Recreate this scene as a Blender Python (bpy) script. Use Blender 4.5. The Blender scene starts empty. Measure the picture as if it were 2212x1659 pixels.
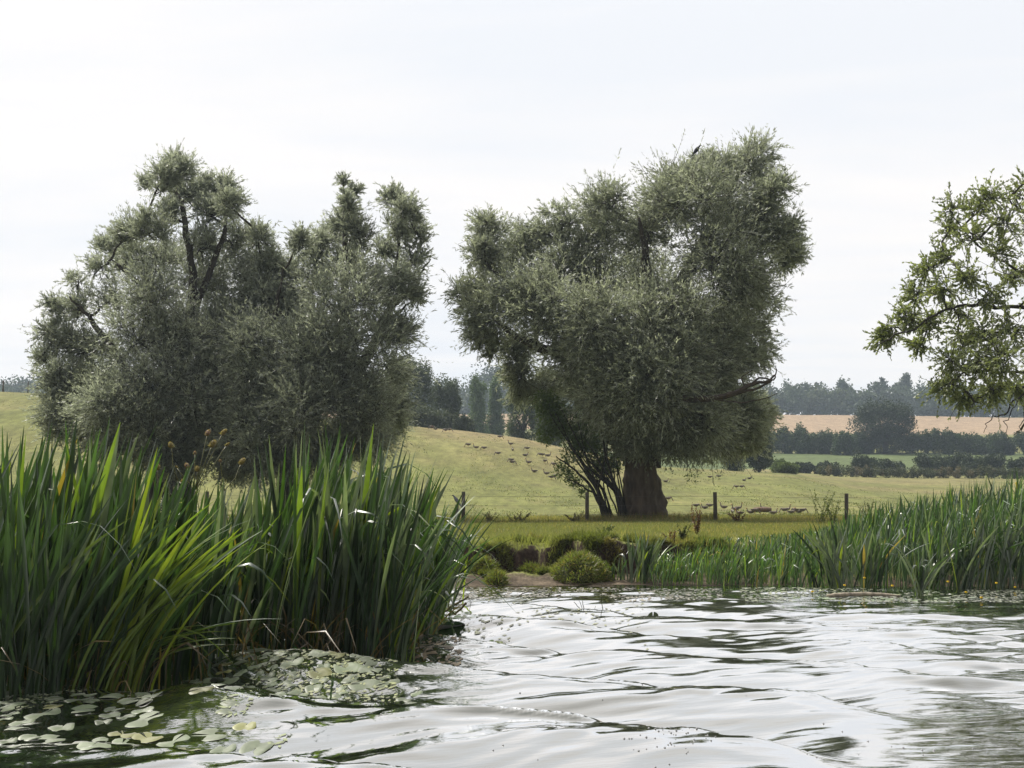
import bpy, math, random
import numpy as np
from mathutils import Vector
random.seed(4)
R = np.random.default_rng(11)
S = bpy.context.scene
COL = S.collection

# ---------------------------------------------------------------- camera
F = 2765.0                                   # focal length in units of a 2212 px wide picture
TH = math.atan(235.5 / F)
cam = bpy.data.cameras.new('camera'); cam.sensor_width = 36; cam.lens = 45
cam.clip_end = 9000; cam.clip_start = 0.2
co = bpy.data.objects.new('camera', cam); COL.objects.link(co)
co.location = (0, 0, 1.5); co.rotation_euler = (math.pi/2 + TH, 0, 0)
S.camera = co

# ---------------------------------------------------------------- light
SUN_EL, SUN_AZ = math.radians(54), math.radians(-50)     # behind the trees, to the left
sd = bpy.data.lights.new('sun', 'SUN'); sd.energy = 4.9; sd.angle = math.radians(5); sd.color = (1, .95, .86)
so = bpy.data.objects.new('sun', sd); COL.objects.link(so)
sv = Vector((math.sin(SUN_AZ)*math.cos(SUN_EL), math.cos(SUN_AZ)*math.cos(SUN_EL), math.sin(SUN_EL)))
so.rotation_euler = sv.to_track_quat('Z', 'Y').to_euler()
S.view_settings.view_transform = 'Standard'; S.view_settings.look = 'None'
S.view_settings.exposure = 0.0; S.view_settings.gamma = 1.0

W = bpy.data.worlds.new('World'); S.world = W; W.use_nodes = True
nt = W.node_tree; N = nt.nodes; L = nt.links; N.clear()
out = N.new('ShaderNodeOutputWorld'); bg = N.new('ShaderNodeBackground'); L.new(bg.outputs[0], out.inputs[0])
sky = N.new('ShaderNodeTexSky'); sky.sky_type = 'NISHITA'; sky.sun_disc = False
sky.sun_elevation = SUN_EL; sky.sun_rotation = SUN_AZ
sc = N.new('ShaderNodeVectorMath'); sc.operation = 'SCALE'; sc.inputs['Scale'].default_value = 0.10
L.new(sky.outputs[0], sc.inputs[0])
tc = N.new('ShaderNodeTexCoord')
sep = N.new('ShaderNodeSeparateXYZ'); L.new(tc.outputs['Generated'], sep.inputs[0])
def wmath(op, a, b=None, c=None):
    m = N.new('ShaderNodeMath'); m.operation = op
    for i, v in enumerate((a, b, c)):
        if v is None: continue
        if isinstance(v, (int, float)): m.inputs[i].default_value = v
        else: L.new(v, m.inputs[i])
    return m.outputs[0]
zz = wmath('ADD', wmath('MAXIMUM', sep.outputs[2], 0), 0.12)
cv = N.new('ShaderNodeCombineXYZ')
L.new(wmath('DIVIDE', sep.outputs[0], zz), cv.inputs[0]); L.new(wmath('DIVIDE', sep.outputs[1], zz), cv.inputs[1])
mpn = N.new('ShaderNodeMapping'); mpn.inputs['Scale'].default_value = (.55, 1.25, 1); mpn.inputs['Rotation'].default_value = (0, 0, .12)
mpn.inputs['Location'].default_value = (2.2, .7, 0)
L.new(cv.outputs[0], mpn.inputs[0])
nz = N.new('ShaderNodeTexNoise'); nz.inputs['Scale'].default_value = 1.1; nz.inputs['Detail'].default_value = 7
nz.inputs['Roughness'].default_value = .55; nz.inputs['Distortion'].default_value = .3
L.new(mpn.outputs[0], nz.inputs[0])
cr = N.new('ShaderNodeValToRGB'); L.new(nz.outputs[0], cr.inputs[0])
cr.color_ramp.elements[0].position = .36; cr.color_ramp.elements[0].color = (.85, .868, .905, 1)
cr.color_ramp.elements[1].position = .62; cr.color_ramp.elements[1].color = (.985, .95, .925, 1)
# bright cloud deck overhead, hazy towards the horizon
br = N.new('ShaderNodeMapRange'); L.new(sep.outputs[2], br.inputs[0])
br.inputs[1].default_value = .33; br.inputs[2].default_value = .85; br.inputs[3].default_value = 1.10; br.inputs[4].default_value = 1.9
br.interpolation_type = 'SMOOTHSTEP'
# the cloud is brightest on the sun's side and greyer on the opposite side of the sky
dp = N.new('ShaderNodeVectorMath'); dp.operation = 'DOT_PRODUCT'; L.new(tc.outputs['Generated'], dp.inputs[0]); dp.inputs[1].default_value = (-.33, .84, .43)
sb = N.new('ShaderNodeMapRange'); sb.interpolation_type = 'SMOOTHSTEP'; L.new(dp.outputs['Value'], sb.inputs[0])
sb.inputs[1].default_value = -.35; sb.inputs[2].default_value = .6; sb.inputs[3].default_value = .26; sb.inputs[4].default_value = 1.0
cs = N.new('ShaderNodeVectorMath'); cs.operation = 'SCALE'; L.new(cr.outputs[0], cs.inputs[0]); L.new(wmath('MULTIPLY', br.outputs[0], sb.outputs[0]), cs.inputs['Scale'])
mx = N.new('ShaderNodeMix'); mx.data_type = 'RGBA'; mx.inputs[0].default_value = .97
L.new(sc.outputs[0], mx.inputs[6]); L.new(cs.outputs[0], mx.inputs[7])
L.new(mx.outputs[2], bg.inputs[0]); bg.inputs[1].default_value = 1.0

S.render.engine = 'CYCLES'
S.cycles.max_bounces = 7; S.cycles.diffuse_bounces = 3; S.cycles.glossy_bounces = 3
S.cycles.transmission_bounces = 3; S.cycles.transparent_max_bounces = 6; S.cycles.volume_bounces = 0

# ---------------------------------------------------------------- picture -> world helpers
cT, sT = math.cos(TH), math.sin(TH)
def ray(px, py):
    u = (px-1106)/F; v = (829.5-py)/F
    return u, cT - v*sT, sT + v*cT
def P(px, py, D):
    a, b, c = ray(px, py); k = D/b
    return np.array((a*k, D, 1.5 + c*k))
def Wp(px, py):                                # on the water plane
    a, b, c = ray(px, py); k = -1.5/c
    return np.array((a*k, b*k, 0.0))
def X_at(px, D): return (px-1106)/F*D

# ---------------------------------------------------------------- noise
def _h(i, j, s):
    n = (i*374761393 + j*668265263 + s*1274126177) & 0x7fffffff
    n = ((n ^ (n >> 13))*1103515245) & 0x7fffffff
    return ((n ^ (n >> 16)) & 0xffff)/65535.0
def vn(x, y, s=0):
    x = np.asarray(x, float); y = np.asarray(y, float)
    i = np.floor(x).astype(np.int64); j = np.floor(y).astype(np.int64)
    fx = x-i; fy = y-j; fx = fx*fx*(3-2*fx); fy = fy*fy*(3-2*fy)
    a = _h(i, j, s); b = _h(i+1, j, s); c = _h(i, j+1, s); d = _h(i+1, j+1, s)
    return (a*(1-fx)+b*fx)*(1-fy) + (c*(1-fx)+d*fx)*fy - .5
def fbm(x, y, s=0, o=4):
    t = 0; a = 1.0
    for k in range(o):
        t = t + a*vn(x*2**k+17.3*k, y*2**k-9.1*k, s+k); a *= .5
    return t
def sm(a, b, x):
    t = np.clip((np.asarray(x, float)-a)/(b-a), 0, 1); return t*t*(3-2*t)

# ---------------------------------------------------------------- mesh building
def mesh_obj(name, V, Q, m, parent=None, col=None, smooth=False, T=None):
    me = bpy.data.meshes.new(name)
    V = np.asarray(V, np.float32).reshape(-1, 3)
    Q = np.zeros((0, 4), np.int32) if Q is None else np.asarray(Q, np.int32).reshape(-1, 4)
    T = np.zeros((0, 3), np.int32) if T is None else np.asarray(T, np.int32).reshape(-1, 3)
    me.vertices.add(len(V)); me.vertices.foreach_set('co', V.ravel())
    nl = len(Q)*4+len(T)*3
    me.loops.add(nl); me.loops.foreach_set('vertex_index', np.concatenate((Q.ravel(), T.ravel())))
    me.polygons.add(len(Q)+len(T))
    st = np.concatenate((np.arange(len(Q))*4, len(Q)*4+np.arange(len(T))*3)).astype(np.int32)
    me.polygons.foreach_set('loop_start', st)
    if smooth: me.polygons.foreach_set('use_smooth', np.ones(len(st), bool))
    me.update(calc_edges=True)
    if col is not None:
        c = np.ones((len(V), 4), np.float32); c[:, :3] = col
        at = me.color_attributes.new('col', 'FLOAT_COLOR', 'POINT'); at.data.foreach_set('color', c.ravel())
    me.materials.append(m)
    o = bpy.data.objects.new(name, me); COL.objects.link(o)
    if parent is not None: o.parent = parent
    return o
class MB:
    def __init__(s): s.V = []; s.Q = []; s.T = []; s.C = []; s.n = 0
    def add(s, V, Q=None, T=None, C=(.1, .1, .1)):
        V = np.asarray(V, float).reshape(-1, 3)
        if Q is not None and len(Q): s.Q.append(np.asarray(Q)+s.n)
        if T is not None and len(T): s.T.append(np.asarray(T)+s.n)
        C = np.asarray(C, float)
        s.C.append(np.broadcast_to(C, (len(V), 3)) if C.ndim == 1 else C)
        s.V.append(V); s.n += len(V)
    def build(s, name, m, parent=None, smooth=False, origin=None):
        V = np.concatenate(s.V)
        if origin is not None: V = V - np.asarray(origin)
        o = mesh_obj(name, V, np.concatenate(s.Q) if s.Q else None, m, parent, np.concatenate(s.C), smooth,
                     np.concatenate(s.T) if s.T else None)
        if origin is not None: o.location = origin
        return o
def tube(mb, pts, rad, n=7, C=(.05, .04, .03), rough=0, cap=True, sq=1.0):
    pts = np.asarray(pts, float); m = len(pts); rad = np.broadcast_to(np.asarray(rad, float), (m,))
    tg = np.gradient(pts, axis=0); tg /= np.linalg.norm(tg, axis=1)[:, None]+1e-9
    ref = np.array((0, 1, 0.)) if abs(tg[0][1]) < .8 else np.array((1, 0, 0.))
    a = np.cross(tg, ref); a /= np.linalg.norm(a, axis=1)[:, None]+1e-9
    b = np.cross(tg, a)
    an = np.arange(n)/n*2*math.pi
    r = rad[:, None]*np.ones(n)
    if rough: r = r*(1+rough*(fbm(an[None, :]*1.9+3, np.arange(m)[:, None]*.35, 5)))
    V = pts[:, None, :] + r[..., None]*(np.cos(an)[None, :, None]*a[:, None, :] + sq*np.sin(an)[None, :, None]*b[:, None, :])
    i = np.arange(m-1)[:, None]*n; j = np.arange(n)[None, :]; j2 = (j+1) % n
    Q = np.stack((i+j, i+j2, i+n+j2, i+n+j), -1).reshape(-1, 4)
    V = V.reshape(-1, 3); T = []
    C = np.asarray(C, float)
    if C.ndim == 2: C = np.repeat(C, n, axis=0)
    if cap:
        V = np.vstack((V, pts[:1], pts[-1:]))
        T = [(m*n, (k+1) % n, k) for k in range(n)] + [(m*n+1, (m-1)*n+k, (m-1)*n+(k+1) % n) for k in range(n)]
        if C.ndim == 2: C = np.vstack((C, C[:1], C[-1:]))
    mb.add(V, Q, T, C)
def nrm(v): return v/(np.linalg.norm(v, axis=-1, keepdims=True)+1e-9)
def leaves(mb, p, d, ln, wd, C):               # diamond leaves; p base, d direction (n,3)
    n = len(p); d = nrm(d)
    s = nrm(np.cross(d, R.normal(size=(n, 3)))); nn = np.cross(d, s)
    ln = np.broadcast_to(ln, n)[:, None]; wd = np.broadcast_to(wd, n)[:, None]
    mid = p + d*ln*.45 + nn*ln*.06
    V = np.stack((p, mid+s*wd*.5, p+d*ln, mid-s*wd*.5), 1).reshape(-1, 3)
    Q = np.arange(4*n).reshape(n, 4)
    C = np.asarray(C, float)
    if C.ndim == 2: C = np.repeat(C, 4, axis=0)
    mb.add(V, Q, None, C)

def tag(o, label=None, cat=None, group=None, kind=None):
    if label: o['label'] = label
    if cat: o['category'] = cat
    if group: o['group'] = group
    if kind: o['kind'] = kind
    return o
def thing(name, loc, label, cat, group=None):
    o = bpy.data.objects.new(name, None); COL.objects.link(o); o.location = tuple(loc)
    o.empty_display_size = .3
    return tag(o, label, cat, group)

# ---------------------------------------------------------------- materials
def newmat(name):
    m = bpy.data.materials.new(name); m.use_nodes = True; t = m.node_tree; t.nodes.clear()
    o = t.nodes.new('ShaderNodeOutputMaterial'); return m, t, o
def nd(t, ty, **k):
    n = t.nodes.new(ty)
    for a, b in k.items(): setattr(n, a, b)
    return n
def leafy(name, trans=.35, rough=.45, gloss=.08, tcol=(1.0, 1.15, .35), tb=1.6, nscale=0):
    m, t, o = newmat(name)
    at = nd(t, 'ShaderNodeAttribute', attribute_name='col')
    col = at.outputs['Color']
    if nscale:
        g = nd(t, 'ShaderNodeNewGeometry'); n = nd(t, 'ShaderNodeTexNoise'); n.inputs['Scale'].default_value = nscale
        t.links.new(g.outputs['Position'], n.inputs[0])
        mr = nd(t, 'ShaderNodeMapRange'); mr.inputs[3].default_value = .55; mr.inputs[4].default_value = 1.5
        t.links.new(n.outputs[0], mr.inputs[0])
        v = nd(t, 'ShaderNodeVectorMath', operation='SCALE'); t.links.new(col, v.inputs[0]); t.links.new(mr.outputs[0], v.inputs['Scale'])
        col = v.outputs[0]
    d = nd(t, 'ShaderNodeBsdfDiffuse'); t.links.new(col, d.inputs[0])
    tr = nd(t, 'ShaderNodeBsdfTranslucent')
    mu = nd(t, 'ShaderNodeVectorMath', operation='MULTIPLY'); t.links.new(col, mu.inputs[0])
    mu.inputs[1].default_value = tuple(c*tb for c in tcol); t.links.new(mu.outputs[0], tr.inputs[0])
    m1 = nd(t, 'ShaderNodeMixShader'); m1.inputs[0].default_value = trans
    t.links.new(d.outputs[0], m1.inputs[1]); t.links.new(tr.outputs[0], m1.inputs[2])
    gl = nd(t, 'ShaderNodeBsdfGlossy'); gl.inputs['Roughness'].default_value = rough
    gl.inputs[0].default_value = (1, 1, 1, 1)
    lw = nd(t, 'ShaderNodeLayerWeight'); lw.inputs[0].default_value = .25
    mr = nd(t, 'ShaderNodeMapRange'); t.links.new(lw.outputs['Facing'], mr.inputs[0])
    mr.inputs[3].default_value = gloss*.12; mr.inputs[4].default_value = gloss*3.2
    m2 = nd(t, 'ShaderNodeMixShader'); t.links.new(mr.outputs[0], m2.inputs[0])
    t.links.new(m1.outputs[0], m2.inputs[1]); t.links.new(gl.outputs[0], m2.inputs[2])
    t.links.new(m2.outputs[0], o.inputs[0]); return m
def solid(name, rough=.8, nscale=20, amt=.35, bump=.3, stretch=(1, 1, 1), spec=.3):
    m, t, o = newmat(name)
    at = nd(t, 'ShaderNodeAttribute', attribute_name='col')
    tcn = nd(t, 'ShaderNodeTexCoord'); mp = nd(t, 'ShaderNodeMapping'); mp.inputs['Scale'].default_value = stretch
    t.links.new(tcn.outputs['Object'], mp.inputs[0])
    n = nd(t, 'ShaderNodeTexNoise'); n.inputs['Scale'].default_value = nscale; n.inputs['Detail'].default_value = 6
    t.links.new(mp.outputs[0], n.inputs[0])
    mr = nd(t, 'ShaderNodeMapRange'); mr.inputs[1].default_value = .3; mr.inputs[2].default_value = .7
    mr.inputs[3].default_value = 1-amt; mr.inputs[4].default_value = 1+amt; t.links.new(n.outputs[0], mr.inputs[0])
    v = nd(t, 'ShaderNodeVectorMath', operation='SCALE'); t.links.new(at.outputs['Color'], v.inputs[0]); t.links.new(mr.outputs[0], v.inputs['Scale'])
    p = nd(t, 'ShaderNodeBsdfPrincipled'); p.inputs['Roughness'].default_value = rough
    p.inputs['Specular IOR Level'].default_value = spec
    t.links.new(v.outputs[0], p.inputs['Base Color'])
    b = nd(t, 'ShaderNodeBump'); b.inputs['Strength'].default_value = bump; b.inputs['Distance'].default_value = .05
    t.links.new(n.outputs[0], b.inputs['Height']); t.links.new(b.outputs[0], p.inputs['Normal'])
    t.links.new(p.outputs[0], o.inputs[0]); return m
M_leaf = leafy('foliage_willow', .48, .45, .06, (1.0, 1.04, .76), 1.35)
M_ash = leafy('foliage_ash', .38, .45, .07, (1.05, 1.12, .45), 1.35)
M_far = leafy('foliage_far', .2, .6, .03, (1, 1.1, .5), 1.2)
M_grass = leafy('grass_blades', .45, .5, .05, (1.05, 1.15, .4), 1.4)
M_reed = leafy('reed_leaf', .38, .36, .11, (1.0, 1.15, .35), 1.6, 6)
M_bark = solid('bark', .9, 5, .45, .9, (1, 1, .25))
M_wood = solid('weathered_wood', .85, 14, .35, .5, (1, 1, .2))
M_feather = solid('feathers', .8, 30, .2, .1)
M_petal = solid('petal', .5, 40, .1, .1)
M_wire = solid('wire', .5, 30, .2, .1)
M_pad = None

# ---------------------------------------------------------------- terrain
BY = [-200, 20, 30, 50, 80, 105, 140, 185, 215, 240, 290, 360, 450, 560, 600, 800, 1500, 4000]
BZ = [.6, .6, .6, .42, .12, -.05, .9, 2.8, 4.4, 6.6, 9.9, 15.5, 22.6, 35.2, 38, 44, 44, 44]
CX = np.array([-900, 0, 250, 500, 880, 1000, 1130, 1250, 1430, 1550, 1700, 1770, 1840, 2000, 4000.])
CY = np.array([846, 848, 860, 882, 920, 932, 949, 975, 1012, 1019, 1030, 1042, 1053, 1060, 1060.])
CXW = (CX-1106)*140/F
CZW = 1.5+(1065-CY)*140/F
def ys(X): return np.interp(X, [-80, -8, -5, -3, -1.9, -1.2, 0, 3, 8, 15, 80], [11.5, 12.2, 12.8, 14.4, 16.5, 20.2, 20.9, 21.2, 20.6, 20.2, 19])
def zt(X, Y):
    X = np.asarray(X, float); Y = np.asarray(Y, float)
    X, Y = np.broadcast_arrays(X, Y)
    base = np.interp(Y, BY, BZ)
    ex = np.maximum(0, np.interp(X*140/np.clip(Y, 110, 400), CXW, CZW)-.9)
    hill = ex*sm(72, 140, Y)*(1-.9*sm(142, 230, Y))
    z = base + hill
    z = z + sm(26, 60, Y)*.16*fbm(X*.13, Y*.09, 3) + sm(60, 100, Y)*.25*fbm(X*.07, Y*.05, 8) + sm(250, 420, Y)*3*fbm(X*.006, Y*.006, 9)
    z = z + sm(22, 26, Y)*.04*fbm(X*1.3, Y*.9, 31)
    t = Y - ys(X) + .35*fbm(X*.9, X*0+2, 21)
    cl = 1.4 + .8*fbm(X*1.05+4, X*0+9, 22)                       # where the eroded face stands
    cliffy = sm(-1.5, -.8, X)*(1-.75*sm(2.6, 4.5, X))
    wdt = .16+1.6*(1-cliffy)
    mud = .13*sm(0, 1.1, t) + .03*fbm(X*5, Y*5, 14)*sm(-.1, .3, t)
    face = sm(cl, cl+wdt, t + .22*fbm(X*5, Y*4, 24))
    low = np.where(t < 0, -1.3*sm(0, -4, t)-.04*sm(0, -.3, t)*1.0, mud)
    zz_ = low + (z + .14*fbm(X*1.7, Y*1.2, 33)*(1-sm(24, 28, Y)) - low)*face
    return zz_ + (.07*fbm(X*6, Y*7, 35)+.03*fbm(X*14, Y*14, 36))*sm(.3, .9, t)*(1-sm(2.6, 3.4, t))*cliffy
def G(px, py, d0=20, d1=900):                   # picture point on the ground
    a, b, c = ray(px, py)
    D = np.exp(np.linspace(math.log(d0), math.log(d1), 4000)); k = D/b
    h = (1.5+c*k) - zt(a*k, D)
    i = np.argmax(h < 0) if (h < 0).any() else len(D)-1
    return np.array((a*k[i], D[i], float(zt(a*k[i], D[i]))))

def axis(segs):
    r = [np.arange(a, b, s) for a, b, s in segs]; return np.concatenate(r)
gx = np.unique(np.concatenate((np.linspace(-13, 13, 380), np.sign(np.linspace(-1, 1, 181))*13*(np.abs(np.linspace(-1, 1, 181))*0+1)*np.exp(np.abs(np.linspace(-1, 1, 181))*5.2))))
gy = np.concatenate((np.linspace(-60, 10, 15), np.arange(10.4, 15, .15), np.arange(15, 24, .05), np.exp(np.linspace(math.log(24), math.log(300), 210)), np.exp(np.linspace(math.log(304), math.log(4500), 110))))
GX, GY = np.meshgrid(gx, gy)
GZ = zt(GX, GY)
V = np.stack((GX, GY, GZ), -1).reshape(-1, 3)
ny, nx = GX.shape
i = np.arange(ny-1)[:, None]*nx; j = np.arange(nx-1)[None, :]
Q = np.stack((i+j, i+j+1, i+nx+j+1, i+nx+j), -1).reshape(-1, 4)
# albedo by ground cover
grass = np.array((.132, .140, .042)); dry = np.array((.21, .165, .080)); soil = np.array((.040, .028, .021)); mudc = np.array((.10, .078, .055))
wheat = np.array((.28, .20, .125)); lush = np.array((.085, .11, .04))
dryf = np.clip(sm(-.1, .55, fbm(GX*.05+2, GY*.035, 41))*.55*sm(60, 110, GY) + .25*sm(0, .6, fbm(GX*.5, GY*.25, 44)), 0, 1)
band = np.exp(-((GY-132-.05*GX)/9)**2)*sm(-14, -6, GX)*(1-sm(8, 16, GX))*.85      # dry strip across the slope
crest = sm(128, 139, GY)*(1-sm(142, 150, GY))*.35
dryf = np.clip(dryf+band+crest, 0, .85)[..., None]
Cg = grass*(1-dryf)+dry*dryf
fr = np.exp(-((GY-49)/5)**2)[..., None]*.45*sm(-.2, .4, fbm(GX*.7, GY*.5, 47))[..., None]
Cg = Cg*(1-fr)+dry*fr
tt_ = GY-ys(GX)
gradz = np.abs(np.gradient(GZ, axis=0)/(np.gradient(GY, axis=0)))
steep = (sm(.3, .6, gradz)*(GY < 27))[..., None]
muddy = ((1-sm(.8, 1.25, tt_+.6*fbm(GX*2, GY*2, 51)))*(GY < 26)*(1-sm(.13, .24, GZ)))[..., None]
Cg = Cg*(1-steep)+soil*steep
Cg = Cg*(1-muddy)+mudc*(1+.7*fbm(GX*4, GY*4, 52))[..., None]*muddy
wet = (sm(.25, -.05, tt_))[..., None]*(GY < 26)[..., None]
Cg = Cg*(1-.6*wet)
fl = ((GY > 432)*(GY < 572))[..., None]
Cg = np.where(fl, wheat, Cg)
Cg = np.where(((GY >= 225)*(GY <= 300))[..., None], lush, Cg)
def ground_mat():
    m, t, o = newmat('ground_cover')
    at = nd(t, 'ShaderNodeAttribute', attribute_name='col'); g = nd(t, 'ShaderNodeNewGeometry')
    acc = at.outputs['Color']; hs = []
    for sc_, lo, hi, strc in ((.28, .78, 1.25, (1, .5, 1)), (1.6, .72, 1.3, (1, .35, 1)), (22, .6, 1.45, (1, .5, 1))):
        mp = nd(t, 'ShaderNodeMapping'); mp.inputs['Scale'].default_value = strc; t.links.new(g.outputs['Position'], mp.inputs[0])
        n = nd(t, 'ShaderNodeTexNoise'); n.inputs['Scale'].default_value = sc_; n.inputs['Detail'].default_value = 5; n.inputs['Roughness'].default_value = .65
        t.links.new(mp.outputs[0], n.inputs[0])
        mr = nd(t, 'ShaderNodeMapRange'); mr.inputs[1].default_value = .32; mr.inputs[2].default_value = .68
        mr.inputs[3].default_value = lo; mr.inputs[4].default_value = hi; t.links.new(n.outputs[0], mr.inputs[0])
        v = nd(t, 'ShaderNodeVectorMath', operation='SCALE'); t.links.new(acc, v.inputs[0]); t.links.new(mr.outputs[0], v.inputs['Scale'])
        acc = v.outputs[0]; hs.append(n.outputs[0])
    p = nd(t, 'ShaderNodeBsdfPrincipled'); p.inputs['Roughness'].default_value = .95; p.inputs['Specular IOR Level'].default_value = .15
    t.links.new(acc, p.inputs['Base Color'])
    b = nd(t, 'ShaderNodeBump'); b.inputs['Strength'].default_value = .5; b.inputs['Distance'].default_value = .06
    t.links.new(hs[1], b.inputs['Height'])
    b2 = nd(t, 'ShaderNodeBump'); b2.inputs['Strength'].default_value = .5; b2.inputs['Distance'].default_value = .02
    t.links.new(hs[2], b2.inputs['Height']); t.links.new(b.outputs[0], b2.inputs['Normal'])
    t.links.new(b2.outputs[0], p.inputs['Normal']); t.links.new(p.outputs[0], o.inputs[0]); return m
o = mesh_obj('ground', V, Q, ground_mat(), None, Cg.reshape(-1, 3), True)
tag(o, 'green grazed meadow and hillside running down to the muddy river bank', 'ground', kind='structure')

# ---------------------------------------------------------------- water
def zw(X, Y):
    X = np.asarray(X, float); Y = np.asarray(Y, float)
    s = .5*X+.866*Y; t = .866*X-.5*Y
    s2 = s + .22*np.sin(t*.75+.6) + .25*fbm(X*.35, Y*.35, 61)
    u_ = np.mod((s2-8.72)/1.72+.80, 1.0)                 # long face towards the camera, short steep back
    rise = .38*u_/.8+.62*(.5-.5*np.cos(math.pi*u_/.8)); fall = .5+.5*np.cos(math.pi*(u_-.8)/.2)
    crest_ = np.where(u_ < .8, rise, fall)-.5
    env = (1-sm(-3.1, -1.9, t + .25*fbm(X*.8, Y*.8, 62)))*sm(18.5, 13.5, s)*(.85+.25*sm(-5.0, -6.6, t))*sm(-11, -7.5, t)
    env = env*(.7+.8*(fbm(X*.3+5, Y*.25, 63)+.4))
    env = env*(.30+.70*sm(-2.7, -2.1, X+.12*Y-1.1))
    z = .24*env*crest_*(1+.55*sm(-5.3, -6.6, t))
    # feather ripples riding on the wake, long and thin across the picture
    wx = X+.35*fbm(X*.9, Y*.9, 71); wy = Y+.22*fbm(X*.8, Y*.6, 72)
    patch = .42+1.7*sm(-.2, .5, fbm(X*.45, Y*.4, 73))+.45*sm(11, 16, Y)
    rip = 0
    for k, (lam, ang, am) in enumerate(((.40, .10, .8), (.27, -.20, 1.0), (.19, .26, 1.0), (.13, -.04, .9), (.09, .16, 1.1))):
        n = fbm((wx*math.cos(ang) + wy*math.sin(ang))/lam*.17, (wy*math.cos(ang)-wx*math.sin(ang))/lam, 80+k, 2)
        rip = rip + am*lam*n
    z = z + .072*rip*patch*(1-.5*np.clip(env*1.2, 0, 1)*sm(.05, .3, u_)*(1-sm(.5, .72, u_)))
    z = z + .042*env*np.exp(-((u_-.84)/.16)**2)*fbm(wy*8+wx*2.2, wx*.8, 77, 3)
    z = z*(.45+.55*sm(21.3, 19.5, Y))*(1+.25*sm(-3.2, -2, t))
    return z
wx_ = np.concatenate((-np.exp(np.linspace(math.log(160), math.log(7.6), 40)), np.arange(-7.5, 9.5, .028), np.exp(np.linspace(math.log(9.6), math.log(160), 40))))
wy_ = np.concatenate((np.linspace(-60, 6, 40), np.arange(6.05, 12, .032), np.arange(12, 23.5, .045)))
WX, WY = np.meshgrid(wx_, wy_)
WZ = zw(WX, WY)
ny, nx = WX.shape
i = np.arange(ny-1)[:, None]*nx; j = np.arange(nx-1)[None, :]
Q = np.stack((i+j, i+j+1, i+nx+j+1, i+nx+j), -1).reshape(-1, 4)
def water_mat():
    m, t, o = newmat('river_water')
    g = nd(t, 'ShaderNodeNewGeometry')
    mp = nd(t, 'ShaderNodeMapping'); mp.inputs['Scale'].default_value = (5, 22, 1); t.links.new(g.outputs['Position'], mp.inputs[0])
    n = nd(t, 'ShaderNodeTexNoise'); n.inputs['Scale'].default_value = 1; n.inputs['Detail'].default_value = 3; t.links.new(mp.outputs[0], n.inputs[0])
    b = nd(t, 'ShaderNodeBump'); b.inputs['Strength'].default_value = .2; b.inputs['Distance'].default_value = .006
    t.links.new(n.outputs[0], b.inputs['Height'])
    d = nd(t, 'ShaderNodeBsdfDiffuse'); d.inputs[0].default_value = (.020, .026, .012, 1)
    gl = nd(t, 'ShaderNodeBsdfGlossy'); gl.inputs['Roughness'].default_value = .035; gl.inputs[0].default_value = (1, 1, 1, 1)
    t.links.new(b.outputs[0], gl.inputs['Normal'])
    lw = nd(t, 'ShaderNodeFresnel'); lw.inputs[0].default_value = 1.45; t.links.new(b.outputs[0], lw.inputs['Normal'])
    mr = nd(t, 'ShaderNodeMapRange'); mr.inputs[1].default_value = .03; mr.inputs[2].default_value = .21
    mr.inputs[3].default_value = .04; mr.inputs[4].default_value = .86; t.links.new(lw.outputs[0], mr.inputs[0])
    ms = nd(t, 'ShaderNodeMixShader'); t.links.new(mr.outputs[0], ms.inputs[0]); t.links.new(d.outputs[0], ms.inputs[1]); t.links.new(gl.outputs[0], ms.inputs[2])
    t.links.new(ms.outputs[0], o.inputs[0]); return m
o = mesh_obj('river', np.stack((WX, WY, WZ), -1), Q, water_mat(), None, None, True)
tag(o, 'pale rippled river water with the wake of a boat running to the reeds', 'water', kind='structure')

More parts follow.
